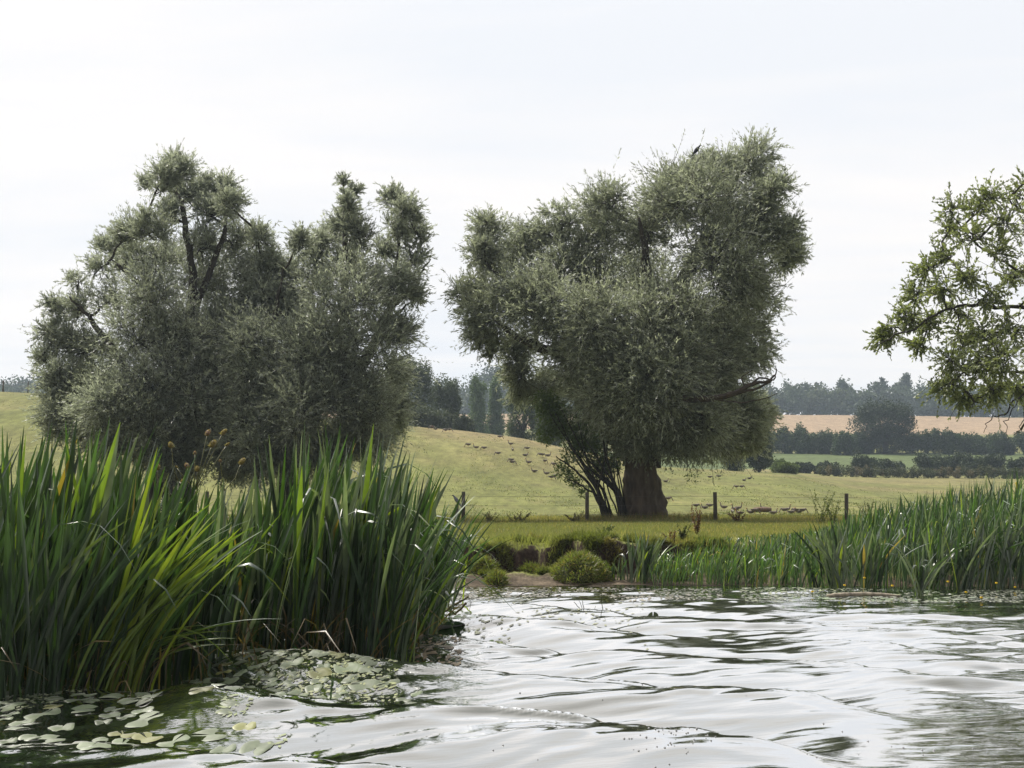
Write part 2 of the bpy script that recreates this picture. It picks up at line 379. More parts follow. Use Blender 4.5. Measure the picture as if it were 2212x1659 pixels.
# ---------------------------------------------------------------- trees
def wig(a, b, n, amp, sag=0):
    t = np.linspace(0, 1, n)[:, None]; a = np.asarray(a, float); b = np.asarray(b, float)
    L_ = np.linalg.norm(b-a)
    off = np.cumsum(R.normal(size=(n, 3)), axis=0); off -= off[:1]; off = off-t*off[-1:]
    p = a*(1-t)+b*t + off*amp*L_/math.sqrt(n)
    p[:, 2] += sag*L_*(t[:, 0]*(1-t[:, 0]))*4
    return p
def crown_tree(name, label, D, base_px, lobes, limbs, trunk, group=None, K=13, TW=44, NL=18, leaf=(.16, .034), cols=None,
               mat=None, depth=3.0, up=.35, barkc=(.05, .042, .034), bare=0, subr=.46, twig_vis=.35, sparse=(), extra=None, seed=1, wf=1.0, tbark=None, fill=0):
    global R
    R = np.random.default_rng(seed)
    gz = float(zt(X_at(base_px, D), D)); O = np.array((X_at(base_px, D), D, gz))
    root = thing(name, O, label, 'tree', group)
    ppm = F/D
    wood = MB(); fol = MB(); sk = []
    for pl, r0, r1, dd in limbs:                 # pl: picture polyline, dd: depth offset at the end
        n = len(pl)
        pts = np.array([P(x, y, D + dd*k/(n-1)) for k, (x, y) in enumerate(pl)])
        if n > 2:                               # smooth
            tt = np.linspace(0, n-1, (n-1)*5+1); pts = np.stack([np.interp(tt, range(n), pts[:, a]) for a in range(3)], 1)
            for _ in range(2): pts[1:-1] = (pts[:-2]+2*pts[1:-1]+pts[2:])/4
        else: pts = wig(pts[0], pts[1], 6, .06)
        pts[1:-1] += R.normal(size=pts[1:-1].shape)*.03
        tube(wood, pts, np.linspace(r0, r1, len(pts)), 7, barkc, .3)
        sk += [p for p in pts]
    cc = np.mean([P(l[0], l[1], D) for l in lobes], axis=0)
    lob = []
    for l in lobes:
        x, y, r = l[:3]; rm = r/ppm
        dz = l[3] if len(l) > 3 else R.uniform(-1, 1)*depth*max(.15, 1-abs(x-(cc[0]*ppm+1106))/600)
        c = P(x, y, D+dz); k = l[4] if len(l) > 4 else 1.0
        lob.append((c, rm, k))
    for c, rm, dens in sorted(lob, key=lambda q: np.linalg.norm(q[0]-cc)):
        A = np.array(sk); q = A[np.argmin(np.linalg.norm(A-c, axis=1)+.3*(A[:, 2] > c[2]))]
        pts = wig(q, c, 7, .10, .04); tube(wood, pts, np.linspace((.035+.035*rm)*wf, .03*wf, 7), 6, barkc, .2); sk += list(pts)
        kk = max(4, int(K*min(1.6, (rm/1.5)**1.5+.25)))
        dirs = nrm(R.normal(size=(kk+fill, 3)))
        for di, d in enumerate(dirs):
            rad = rm*(R.uniform(.35, .8)); cs_ = c+d*rad*np.array((1, 1.15, 1)); rs = subr*rm*R.uniform(.75, 1.35)+.12
            if di >= kk: cs_ = c+d*rm*.12; rs = rm*R.uniform(.85, 1.05)      # long loose sprays that join the tufts
            A = np.array(pts); q = A[np.argmin(np.linalg.norm(A-cs_, axis=1))]
            pb = wig(q, cs_, 5, .12, .05); tube(wood, pb, np.linspace(.03*wf, .012*wf, 5), 4, barkc, cap=False)
            T = int(TW*dens*(1.5 if di >= kk else 1)*R.uniform(.6, 1.3)*(.66+.34*float(sm(10.5, 7, cs_[2]))+.35*float(sm(6.5, 3.5, cs_[2]))))
            if T < 1: continue
            out = nrm(cs_-cc)
            td = nrm(R.normal(size=(T, 3)) + np.array((0, 0, up)) + .45*out)
            ln = rs*R.uniform(.5, 1.45, T)*np.where(R.random(T) < .12, 1.35, 1)
            st = cs_ + td*rs*.1; 
            bend = R.normal(size=(T, 3))*.15; bend[:, 2] -= .08
            if twig_vis:
                for k2 in range(int(T*twig_vis)):
                    e = np.array([st[k2], st[k2]+td[k2]*ln[k2]*.5+bend[k2]*.25*ln[k2], st[k2]+td[k2]*ln[k2]+bend[k2]*ln[k2]])
                    tube(wood, e, (.011, .008, .004), 3, barkc, cap=False)
            u = R.uniform(.15, 1.02, (T, NL))
            p = st[:, None]+td[:, None]*(ln[:, None]*u)[..., None]+bend[:, None]*(ln[:, None]*u*u)[..., None]
            ld = td[:, None]*.9+R.normal(size=(T, NL, 3))*.36+np.array((0, 0, -.05))
            n = T*NL; s = R.uniform(.6, 1.25, n)
            ci = np.clip(np.repeat(R.uniform(0, 1, T), NL)+R.normal(size=n)*.12, 0, 1)[:, None]; c1, c2 = np.array(cols[0]), np.array(cols[1])
            cc_ = (c1*(1-ci)+c2*ci)*R.uniform(.8, 1.2, (n, 1))*R.uniform(.85, 1.15)
            leaves(fol, p.reshape(-1, 3), ld.reshape(-1, 3), leaf[0]*s, leaf[1]*s, cc_)
    if bare:
        A = np.array([c for c, _, _ in lob])
        for k in range(bare):
            c, rm, _ = lob[R.integers(len(lob))]
            d = nrm(nrm(c-cc)*.8+R.normal(size=3)*.4+np.array((0, 0, .5)))
            a = c+d*rm*.6; b = c+d*rm*R.uniform(1.15, 1.5)
            pts = wig(a, b, 6, .12); tube(wood, pts, np.linspace(.016, .005, 6), 4, barkc, cap=False)
    tb = MB()
    for tr in trunk:
        pl, rads = tr
        pts = np.array([P(x, y, D) for x, y in pl]); pts[0, 2] = gz-.25
        n = len(pts); tt = np.linspace(0, n-1, (n-1)*6+1)
        pts = np.stack([np.interp(tt, range(n), pts[:, a]) for a in range(3)], 1)
        rr = np.interp(tt, range(n), rads)
        tube(tb, pts, rr, 26, tbark or barkc, .55)
    tb.build('trunk', M_bark, root, True).location = tuple(-O)
    if wood.n: wood.build('branches', M_bark, root, True).location = tuple(-O)
    fol.build('crown', mat or M_leaf, root).location = tuple(-O)
    return root, O

WIL = ((.175, .19, .145), (.40, .42, .355))
big_lobes = [(1625, 365, 62), (1665, 420, 45), (1560, 385, 55), (1690, 545, 40, .5), (1650, 500, 62), (1695, 505, 38), (1700, 560, 30), (1510, 365, 26), (1530, 345, 20, 0, .6), (1480, 385, 30), (1600, 470, 75), (1520, 430, 80), (1440, 440, 66), (1400, 500, 85),
    (1320, 450, 55), (1290, 500, 70), (1215, 490, 55), (1150, 520, 50), (1060, 505, 45), (1045, 560, 45), (1110, 560, 60), (1020, 640, 48), (1060, 690, 50),
    (1120, 640, 70), (1190, 590, 80), (1200, 670, 80, -2), (1290, 610, 90), (1300, 710, 90, -3), (1400, 610, 100), (1440, 700, 100, -3), (1540, 560, 100), (1600, 610, 80),
    (1640, 640, 45, 1, .6), (1610, 700, 48, 1, .7), (1640, 760, 34, .5, .45), (1590, 780, 55), (1530, 700, 100), (1060, 745, 30, 0, .5), (1120, 740, 35, 1, .7), (1240, 760, 60, -2), (1340, 800, 95, -3), (1440, 810, 100, -3.2),
    (1530, 800, 85, -1), (1560, 880, 80), (1595, 915, 62, 1), (1640, 895, 32, 2), (1400, 850, 85, -3), (1490, 890, 75, -2.5), (1560, 935, 46, 0), (1610, 950, 30, 1.5), (1520, 945, 36, -1), (1310, 860, 65, -1.5), (1270, 820, 50), (1335, 915, 42, -1),
    (1450, 935, 46, -2), (1395, 945, 38, -1.5), (1350, 955, 30, -1), (1120, 800, 40, 1, .8), (1130, 850, 30, 1.5, .6), (1190, 830, 45, 1.5, .9)]
big_limbs = [([(1400, 1010), (1410, 850), (1440, 700), (1500, 560), (1560, 440), (1600, 370)], .55, .06, 0),
    ([(1390, 1000), (1340, 870), (1270, 800), (1210, 765), (1150, 745), (1090, 715), (1050, 660)], .42, .05, -1.5),
    ([(1400, 980), (1360, 800), (1290, 650), (1230, 560), (1180, 500)], .4, .05, 1.5),
    ([(1410, 900), (1500, 780), (1580, 680), (1640, 580)], .32, .05, 1.5),
    ([(1400, 900), (1400, 700), (1400, 560), (1380, 470)], .4, .05, -2),
    ([(1160, 740), (1155, 660), (1190, 600)], .09, .03, .3), ([(1410, 980), (1480, 930), (1560, 900)], .2, .05, -1)]
root, O = crown_tree('willow_tree', 'large old pollard willow with a thick dark trunk standing alone behind the fence', 50, 1395, big_lobes, big_limbs,
    [([(1395, 1128), (1394, 1100), (1388, 1040), (1380, 990), (1390, 930)], (.84, .74, .66, .60, .5))], tbark=(.13, .10, .075), cols=WIL, fill=0, depth=3.2, bare=30, K=16, TW=50, NL=20, subr=.55, up=.28, seed=5)
O = Vector(O)
def child_tubes(name, root, O, D, polys, mat=M_bark, C=(.05, .042, .034), label=None):
    mb = MB()
    for pl, r0, r1, dd in polys:
        n = len(pl); pts = np.array([P(x, y, D+dd) for x, y in pl])
        tt = np.linspace(0, n-1, (n-1)*4+1); pts = np.stack([np.interp(tt, range(n), pts[:, a]) for a in range(3)], 1)
        pts[1:-1] = (pts[:-2]+2*pts[1:-1]+pts[2:])/4; pts += R.normal(size=pts.shape)*.012
        tube(mb, pts, np.linspace(r0, r1, len(pts)), 6, C, .3)
    o = mb.build(name, mat, root, True); o.location = tuple(-Vector(O))
    if label: o['label'] = label
    return o
child_tubes('dead_branch', root, O, 50, [([(1470, 860), (1540, 862), (1590, 850), (1625, 828), (1660, 825), (1674, 808)], .13, .03, -4.0),
    ([(1590, 850), (1640, 838), (1668, 822)], .06, .02, -4.0), ([(1625, 828), (1640, 815), (1672, 822), (1678, 800), (1675, 790)], .04, .012, -4.0), ([(1610, 835), (1600, 815), (1625, 800)], .03, .01, -4.0),
    ([(1540, 862), (1600, 870), (1650, 862), (1680, 850)], .03, .01, -4.0)], C=(.06, .045, .035), label='bare crooked dead branch')
R = np.random.default_rng(77)
st = []
for k in range(24):
    x0 = 1300+R.uniform(0, 58); x1 = 1180+k*7+R.uniform(-15, 15); yt = 900+R.uniform(-40, 60)
    st.append(([(x0, 1122), (x0-10-R.uniform(0, 15), 1060), ((x0+x1)/2-8, 1000), (x1, yt)], (.035 if k % 3 else .06), .012, R.uniform(-1.5, .5)))
st += [([(1312, 1120), (1270, 1040), (1235, 1010), (1200, 985)], .07, .015, -.8), ([(1290, 1070), (1250, 1045), (1215, 1030)], .04, .012, -.8), ([(1320, 1118), (1260, 1000), (1230, 960), (1195, 880), (1170, 860)], .08, .02, -.5)]
child_tubes('basal_stems', root, O, 50, st, C=(.04, .035, .028))
mb = MB()
for x, y, r, n in [(1215, 1015, 22, 260), (1240, 1035, 22, 260), (1230, 985, 24, 260), (1200, 900, 42, 1500), (1240, 930, 45, 1800), (1275, 960, 40, 1500), (1180, 870, 30, 900), (1290, 1010, 26, 500), (1260, 1060, 16, 120),
                   (1495, 1030, 20, 60), (1180, 940, 24, 400), (1320, 1000, 30, 800)]:
    d = nrm(R.normal(size=(n, 3)))*R.uniform(0, 1, (n, 1))**.4*r/55.3; c = P(x, y, 49.6)
    leaves(mb, c+d, R.normal(size=(n, 3)), R.uniform(.1, .2, n), .05, np.array((.10, .14, .045))*R.uniform(.7, 1.4, (n, 1)))
mb.build('low_foliage', M_leaf, root).location = tuple(-O)

LW = ((.185, .20, .165), (.41, .43, .385))
lobA = [(372, 355, 26), (350, 390, 34), (395, 380, 30), (400, 430, 40), (440, 410, 30), (475, 415, 34), (500, 450, 36), (460, 470, 45), (370, 470, 40, 0, .8), (320, 400, 20, 0, .5), (330, 500, 45), (270, 510, 36), (235, 540, 34), (280, 570, 48),
    (210, 585, 34, 0, .4), (170, 610, 28, 0, .4), (360, 560, 60), (430, 540, 60), (500, 530, 55), (560, 520, 38), (575, 570, 34), (530, 600, 55), (430, 620, 80), (330, 640, 75), (240, 650, 50, 0, .5), (170, 670, 40, 0, .6), (120, 660, 28, 0, .6),
    (105, 720, 34, 0, .6), (90, 775, 28, 0, .5), (150, 750, 50, 0, .8), (210, 740, 55, 0, .8), (300, 740, 85), (400, 730, 90), (480, 700, 80), (130, 820, 45), (200, 830, 65), (290, 840, 90, -2.5), (400, 840, 95, -2), (140, 890, 50, -1), (220, 900, 70, -2.5),
    (320, 920, 75, -2.5), (430, 920, 75, -1), (120, 930, 24, -1, .4), (180, 940, 34, -1, .6), (480, 820, 80), (560, 640, 50), (500, 1005, 34, -1), (470, 760, 80), (250, 960, 50, -2), (380, 970, 60, -1.5), (330, 985, 40, -2)]
limA = [([(350, 1060), (370, 930), (400, 780), (420, 620), (400, 480), (375, 380)], .4, .05, 0), ([(355, 1000), (300, 850), (240, 740), (190, 680), (150, 640)], .25, .03, -1), ([(400, 700), (450, 600), (490, 500), (480, 430)], .2, .04, .6),
    ([(380, 880), (450, 760), (520, 640), (565, 560)], .22, .04, 1), ([(355, 1000), (260, 920), (180, 860), (110, 800)], .2, .03, -1), ([(400, 760), (340, 660), (290, 600), (240, 560)], .15, .03, -.5)]
crown_tree('willow_tree', 'leftmost willow, tall and loose with bare twigs on its left side', 53, 350, lobA, limA,
    [([(345, 1100), (345, 1040), (360, 960)], (.55, .42, .36)), ([(400, 1100), (395, 1040), (380, 960)], (.4, .3, .28))], cols=LW, fill=1, depth=2.6, bare=70, K=15, TW=40, NL=18, subr=.55, up=.7, seed=6)
lobB = [(742, 395, 14, 0, .35), (765, 420, 16, 0, .5), (750, 440, 20), (745, 480, 34), (720, 510, 36), (775, 510, 36), (690, 540, 38), (650, 530, 24), (755, 570, 60), (680, 600, 60), (615, 590, 40), (610, 640, 50), (850, 440, 30), (880, 470, 34), (855, 500, 36), (905, 510, 24, 0, .6),
    (890, 560, 36, 0, .6), (830, 550, 36), (860, 610, 46), (890, 640, 24), (820, 630, 55), (740, 670, 90, -2), (650, 690, 85), (560, 670, 60), (560, 760, 80), (660, 790, 95, -2), (770, 780, 95, -2), (840, 720, 55), (850, 820, 40), (840, 880, 45), (560, 860, 90, -1),
    (660, 890, 95, -2.5), (770, 880, 85, -2), (500, 900, 70), (850, 920, 26), (810, 945, 45, -1), (580, 960, 60, -1), (680, 970, 50, -1.5), (750, 950, 50, -1), (490, 960, 40), (540, 940, 70, -2), (720, 985, 45, -1), (630, 1010, 45, -1), (560, 1005, 45, -1), (430, 975, 50, 0), (700, 730, 80, -2)]
limB = [([(640, 1060), (680, 900), (730, 740), (750, 600), (745, 480), (742, 400)], .35, .03, 0), ([(700, 1000), (780, 800), (850, 660), (890, 560), (930, 505)], .28, .03, .5), ([(650, 1000), (600, 850), (590, 700), (610, 600)], .25, .04, -1),
    ([(840, 680), (860, 560), (865, 460)], .14, .03, .5), ([(850, 660), (900, 620), (915, 580), (930, 560)], .08, .02, 0), ([(845, 690), (890, 650), (925, 625)], .06, .015, 0)]
crown_tree('willow_tree', 'second willow from the left, broad and dense with twin tops reaching to the right', 52, 660, lobB, limB,
    [([(620, 1100), (625, 1045), (650, 960)], (.5, .42, .36)), ([(710, 1100), (705, 1045), (690, 960)], (.45, .36, .3))], cols=LW, fill=1, depth=2.8, bare=40, K=15, TW=42, NL=18, subr=.55, up=.7, seed=7)

ashl = [(2215, 395, 20), (2195, 430, 28), (2140, 430, 30), (2170, 470, 34), (2110, 460, 26), (2060, 450, 24), (2050, 500, 26), (2100, 520, 30), (2155, 540, 32), (2040, 560, 28), (2090, 590, 30), (2000, 590, 24), (1985, 635, 24), (2035, 630, 26), (1965, 685, 22), (1925, 705, 20), (1905, 735, 16), (2010, 700, 24),
    (1990, 745, 16), (2070, 680, 28), (2130, 640, 28), (2190, 600, 30), (2080, 740, 36), (2130, 720, 38), (2180, 710, 36), (2060, 780, 32), (2110, 790, 36), (2170, 780, 34), (2050, 825, 28), (2085, 850, 24), (2140, 840, 24), (2200, 840, 24), (2230, 500, 40), (2260, 620, 40),
    (2240, 740, 44), (2300, 420, 50), (2350, 540, 60), (2380, 680, 60), (2320, 780, 50), (2420, 600, 60), (2400, 780, 50), (2460, 700, 50), (2250, 880, 20)]
ashb = [([(2345, 1000), (2330, 860), (2310, 700), (2290, 560), (2280, 440), (2285, 380)], 0.186, 0.028, 0), ([(2312, 700), (2230, 662), (2150, 662), (2080, 655), (2020, 680), (1960, 715), (1915, 735), (1890, 745)], 0.068, 0.008, -2),
    ([(2300, 640), (2220, 600), (2160, 560), (2110, 530), (2060, 470)], 0.056, 0.014, -1), ([(2290, 520), (2220, 470), (2180, 430), (2140, 410)], 0.050, 0.014, 0), ([(2330, 860), (2240, 810), (2160, 800), (2090, 800), (2050, 830)], 0.056, 0.014, -2),
    ([(2330, 870), (2230, 830), (2190, 870), (2165, 900), (2135, 905), (2125, 935)], 0.034, 0.007, -2), ([(2200, 862), (2170, 912), (2180, 950)], 0.015, 0.006, -2), ([(2190, 700), (2150, 730), (2120, 780)], 0.025, 0.014, -1),
    ([(2150, 662), (2120, 620), (2060, 600), (2010, 600)], 0.025, 0.008, -1), ([(2080, 655), (2040, 620), (2000, 570)], 0.022, 0.008, -1), ([(2310, 700), (2400, 620), (2450, 560)], 0.124, 0.021, 0), ([(2320, 800), (2400, 740), (2470, 690)], 0.112, 0.021, 0),
    ([(2240, 860), (2215, 890), (2205, 925), (2190, 940)], 0.019, 0.007, -1.5), ([(2160, 830), (2110, 870), (2095, 880)], 0.025, 0.007, -1.5)]
crown_tree('ash_tree', 'open yellow-green tree with crooked dark boughs reaching in from the right edge', 36, 2350, ashl, ashb,
    [([(2360, 1110), (2352, 1020), (2340, 930)], (.45, .34, .3))], cols=((.15, .175, .085), (.30, .33, .18)), mat=M_ash, depth=2.2, K=21, TW=11, NL=18, leaf=(.10, .046), up=.0, barkc=(.035, .03, .026), subr=.78, wf=.7, twig_vis=.8, seed=8)

# ---------------------------------------------------------------- distant trees, bushes, hedges
def puff(mb, c, rx, ry, rz, n, leaf, C, lumps=9):
    sub = nrm(R.normal(size=(lumps, 3)))*R.uniform(.35, .75, (lumps, 1)); sr = R.uniform(.35, .6, lumps)
    k = R.integers(0, lumps, n); d = nrm(R.normal(size=(n, 3)))*(R.uniform(0, 1, (n, 1))**.35)
    p = np.asarray(c)+(sub[k]+d*sr[k][:, None])*np.array((rx, ry, rz))
    bb = (R.uniform(.8, 1.2, lumps)[k]*R.uniform(.75, 1.25, n))[:, None]
    s = R.uniform(.6, 1.3, n)
    leaves(mb, p, R.normal(size=(n, 3)), leaf*s, leaf*.6*s, np.asarray(C)*bb)
def far_tree(name, label, px, ytop, D, wpx, C, cat='tree', group=None, n=5000, leafpx=4.2, shape='round', trunk=True, stretch=1, zb=None):
    X = X_at(px, D); g = float(zt(X, D)); top = P(px, ytop, D)[2]; h = max(1.0, top-g); w = wpx/F*D/2
    root = thing(name, (X, D, g), label, cat, group)
    mb = MB(); lf = leafpx/F*D
    if shape == 'poplar': ls = [(0, 0, h*(.22+.13*k), w*(1-.07*k)*(.8 if k == 0 else 1), h*.17) for k in range(6)]
    elif shape == 'bush': ls = [(w*a, R.uniform(-.4, .4)*w, h*(.45+b), w*.55, h*.55) for a, b in ((-.5, R.uniform(-.14, 0)), (0, R.uniform(-.05, .05)), (.5, R.uniform(-.14, 0)), (.2, -.1))]
    else: ls = [(0, 0, h*.72, w*.8, h*.22), (-w*.35, 0, h*.68, w*.45, h*.2), (w*.35, 0, h*.67, w*.45, h*.2), (-w*.5, .3*w, h*.58, w*.5, h*.26), (w*.5, -.2*w, h*.56, w*.5, h*.26), (0, -.3*w, h*.5, w*.7, h*.3), (-w*.45, 0, h*.32, w*.5, h*.24), (w*.48, 0, h*.3, w*.5, h*.22), (0, .3*w, h*.26, w*.6, h*.22), (0, 0, h*.12, w*.8, h*.14)]
    for x, y, z, rw, rh in ls:
        puff(mb, (x, y, z), rw, rw, rh, int(1.7*n)//len(ls), lf, C, 10)
    mb.build('crown', M_far, root)
    if trunk:
        tb = MB(); tube(tb, [(0, 0, -.3), (0, 0, h*.3), (.1*w, 0, h*.6)], (w*.09, w*.07, w*.03), 8, (.05, .04, .03), .2)
        for s in (-1, 1, .4): tube(tb, [(0, 0, h*.25), (s*w*.3, .1*w, h*.42), (s*w*.5, 0, h*.55)], (w*.05, w*.035, w*.015), 6, (.05, .04, .03))
        tb.build('trunk', M_bark, root)
    return root
R = np.random.default_rng(21)
gr = (.085, .11, .05); dk = (.055, .085, .032); md = (.095, .125, .06)
FT = [('willow_tree', 'grey-green rounded tree standing just right of the two left willows', 898, 748, 172, 88, (.10, .12, .075)),
      ('willow_tree', 'lower grey-green tree at the right of the tall rounded one in the gap', 962, 795, 176, 78, (.09, .11, .07)),
      ('shrub', 'grey bush below the rounded trees on the brow of the hill', 925, 872, 160, 100, (.09, .105, .065)),
      ('shrub', 'small grey bush on the brow right of the rounded trees', 1000, 885, 165, 50, (.085, .10, .06)),
      ('dark_tree', 'dark bushy tree seen below the left bough of the big willow', 1130, 815, 170, 90, md),
      ('dark_tree', 'dark tree behind the left-hand leaves of the big willow', 1190, 850, 165, 80, md),
      ('dark_tree', 'dark tree directly behind the trunk side of the big willow', 1270, 850, 168, 90, md),
      ('dark_tree', 'dark green tree peeping out right of the big willow on the brow', 1638, 905, 158, 70, (.055, .075, .03)),
      ('dark_tree', 'dark tree behind the lower right leaves of the big willow', 1585, 890, 160, 80, (.055, .075, .03))]
for nm, lb, px, yt, D, w, C in FT:
    far_tree(nm, lb, px, yt, D, w, C, 'shrub' if nm == 'shrub' else 'tree', n=8000, shape='bush' if nm == 'shrub' else 'round')
far_tree('poplar_tree', 'pale narrow poplar, the left one of two in the gap', 1034, 812, 240, 56, (.11, .155, .065), n=6000, shape='poplar')
far_tree('poplar_tree', 'pale narrow poplar, the right one of two in the gap', 1070, 818, 245, 52, (.11, .155, .065), n=6000, shape='poplar')
far_tree('shrub', 'pale green round bush at the foot of the dark tree right of the big willow', 1694, 992, 165, 60, (.12, .16, .05), 'shrub', n=4000, shape='bush', trunk=False)
far_tree('oak_tree', 'lone dark oak standing above the hedge in front of the golden field', 1912, 852, 300, 150, (.042, .058, .03), n=14000)
HB = [(1684, 915, 50), (1725, 918, 62), (1778, 925, 60), (1822, 928, 50), (1862, 935, 50), (1985, 930, 60), (2040, 925, 66), (2100, 928, 66), (2160, 932, 70), (2225, 930, 70)]
HL = ['first bush of the hedge from the left, beside the dark tree', 'tall round bush of the hedge, second from the left', 'bush between the round hedge bush and the oak, third from left', 'fourth hedge bush, near the left side of the oak',
      'low bush at the left foot of the lone oak', 'hedge bush at the right foot of the lone oak', 'second hedge bush right of the lone oak', 'hedge bush under the drooping ash twigs, third right of the oak', 'hedge bush behind the bare twig tips of the ash', 'hedge bush at the right edge of the picture']
for (px, yt, w), lb in zip(HB, HL):
    far_tree('hedge_bush', lb, px, yt, 298+R.uniform(-4, 4), w*1.15, dk, 'bush', 'bushes of the hedge below the golden field', n=5000, shape='bush', trunk=False)
LB = [(1732, 997, 52, 214, 'left one of the two small dark bushes in the green field'), (1784, 998, 56, 214, 'right one of the two small dark bushes in the green field'), (1868, 978, 84, 214, 'rounded dark bush between the two small bushes and the long low thicket'),
      (1925, 995, 60, 212, 'low bush tucked right of the rounded dark bush'), (2010, 978, 90, 216, 'left end of the long dark thicket below the hedge'), (2075, 976, 90, 216, 'middle of the long dark thicket below the hedge'), (2140, 980, 80, 216, 'right part of the long dark thicket below the hedge'), (2205, 990, 70, 214, 'low bush in the thicket touching the right edge')]
for px, yt, w, D, lb in LB:
    far_tree('bush', lb, px, yt, D, w, (.042, .058, .026), 'bush', 'dark bushes in the green field', n=5000, shape='bush', trunk=False)
mb = MB()
for k in range(60):                                # rough hedge along the field ditch
    px = 1770+k*8.5; D = 196-k*.12; X = X_at(px, D); g = float(zt(X, D))
    puff(mb, (X, D+R.uniform(-1, 1), g+.8), .8, 1.0, R.uniform(.8, 1.35), 380, .22, np.array((.075, .085, .04) if R.random() < .7 else (.13, .11, .06)), 6)
tag(mb.build('rough_hedge', M_far), 'long low brownish green hedge along the far edge of the near field', 'hedge', kind='stuff')
mb = MB()
for row, (D, y0, hm) in enumerate(((582, 0, 12.5), (600, 0, 15), (622, 0, 17))):
    for k in range(120):
        X = -330+k*6+R.uniform(-3, 3); g = float(zt(X, D)); h = hm*R.uniform(.75, 1.12); w = R.uniform(4.5, 7.5)
        C = np.array(((.06, .085, .04), (.05, .07, .035), (.085, .105, .05))[R.integers(3)])
        puff(mb, (X, D+R.uniform(-5, 5), g+h*.60), w, w, h*.46, 420, 1.6, C, 8); puff(mb, (X, D-4, g+h*.25), w, w*.6, h*.36, 220, 1.7, C, 6)
for px, yt, w in ((1960, 806, 16), (1825, 818, 14), (1075, 780, 60), (1050, 800, 50), (1905, 812, 14)):
    D = 610; X = X_at(px, D); t_ = P(px, yt, D)[2]; w = w/F*D
    puff(mb, (X, D, t_-5), w*1.1, w*.8, 5, 900, 1.3, (.055, .075, .038), 9)
tag(mb.build('far_wood', M_far), 'long hazy blue-green wood along the skyline above the golden field', 'wood', kind='stuff')

# ---------------------------------------------------------------- meadow grass
R = np.random.default_rng(31)
def blades(mb, p, h, lean, w, C, seg=1):
    n = len(p); an = R.uniform(0, math.pi, n); s = np.stack((np.cos(an), np.sin(an)*.5, 0*an), 1)*w[:, None]*.5
    up_ = np.stack((lean[:, 0], lean[:, 1], np.ones(n)), 1)*h[:, None]
    if seg == 1:
        V = np.stack((p-s, p+s, p+up_), 1).reshape(-1, 3); T = np.arange(3*n).reshape(n, 3)
        mb.add(V, None, T, np.repeat(C, 3, axis=0))
n = 330000
Y = np.exp(R.uniform(math.log(20.5), math.log(75), n)); X = R.uniform(-.47, .47, n)*Y
tq = Y-ys(X); keep = (tq > 1.85) | ((tq > .75) & (fbm(X*1.7, Y*1.7, 98) > .30))
X, Y = X[keep], Y[keep]; Z = zt(X, Y); tq = tq[keep]; n = len(X)
sl_ = np.abs(zt(X, Y+.05)-zt(X, Y-.05))/.1; keep = (Z > .08) & (((Z > .28) & (sl_ < .8)) | (tq > 4) | (fbm(X*1.1, Y*1.1, 99) > .22)); X, Y, Z, tq = X[keep], Y[keep], Z[keep], tq[keep]; n = len(X)
rim = np.exp(-((tq-1.9)/.5)**2); fence = np.exp(-((Y-49.5)/3.2)**2)*(.35+1.1*np.clip(fbm(X*.8, Y*.5, 91)+.35, 0, 1))
h = (.055+.05*R.random(n))*(1+1.5*rim+.6*np.clip(fbm(X*.6, Y*.6, 92), 0, 1)) + fence*R.uniform(.05, .3, n)
dryp = np.clip(.12+.5*fence+.25*fbm(X*.4, Y*.3, 93), 0, .8); isd = (R.random(n) < dryp)[:, None]
C = np.where(isd, np.array((.36, .28, .155)), np.array((.185, .190, .095)))*R.uniform(.7, 1.3, (n, 1))
mb = MB(); blades(mb, np.stack((X, Y, Z-.01), 1), h, R.normal(size=(n, 2))*.35-np.stack((0*rim, 1.1*rim), 1), .010*Y/24*R.uniform(.7, 1.4, n), C)
n = 60000                                         # scattered darker and paler tufts out over the grazed slope
Y = np.exp(R.uniform(math.log(70), math.log(142), n)); X = R.uniform(-.47, .47, n)*Y
k = fbm(X*.35, Y*.22, 95) > .12; X, Y = X[k], Y[k]; n = len(X)
C = np.where((R.random(n) < .3)[:, None], np.array((.22, .18, .09)), np.array((.085, .115, .035)))*R.uniform(.7, 1.2, (n, 1))
blades(mb, np.stack((X, Y, zt(X, Y)-.01), 1), R.uniform(.04, .13, n), R.normal(size=(n, 2))*.5, .05*R.uniform(.6, 1.5, n), C)
tag(mb.build('meadow_grass', M_grass), 'short green and straw coloured meadow grass on the bank and slope', 'grass', kind='stuff')

mb = MB()
for k in range(95):
    X0 = R.uniform(-1.6, 4.2); t0 = R.uniform(.9, 2.9); Y0 = float(ys(X0))+t0; z0 = float(zt(X0, Y0)); r0 = R.uniform(.05, .15); m_ = int(700*r0/.12)
    a_ = R.uniform(0, 6.28, m_); q_ = R.uniform(0, 1, m_)**.5*r0; X1 = X0+np.cos(a_)*q_*1.5; Y1 = Y0+np.sin(a_)*q_
    p = np.stack((X1, Y1, zt(X1, Y1)+.03*R.random(m_)), 1); d = np.stack((R.normal(size=m_)*.4, -.5+R.normal(size=m_)*.4, .55+R.normal(size=m_)*.4), 1)
    cc_ = np.array(((.12, .135, .05), (.10, .115, .045), (.20, .17, .09), (.15, .155, .07))[R.integers(4)])
    leaves(mb, p, d, R.uniform(.06, .06+r0*.9, m_), .013, cc_*R.uniform(.6, 1.3, (m_, 1)))
tag(mb.build('bank_turf', M_grass), 'ragged turf and tufts hanging over the dark soil of the eroded bank', 'turf', kind='stuff')
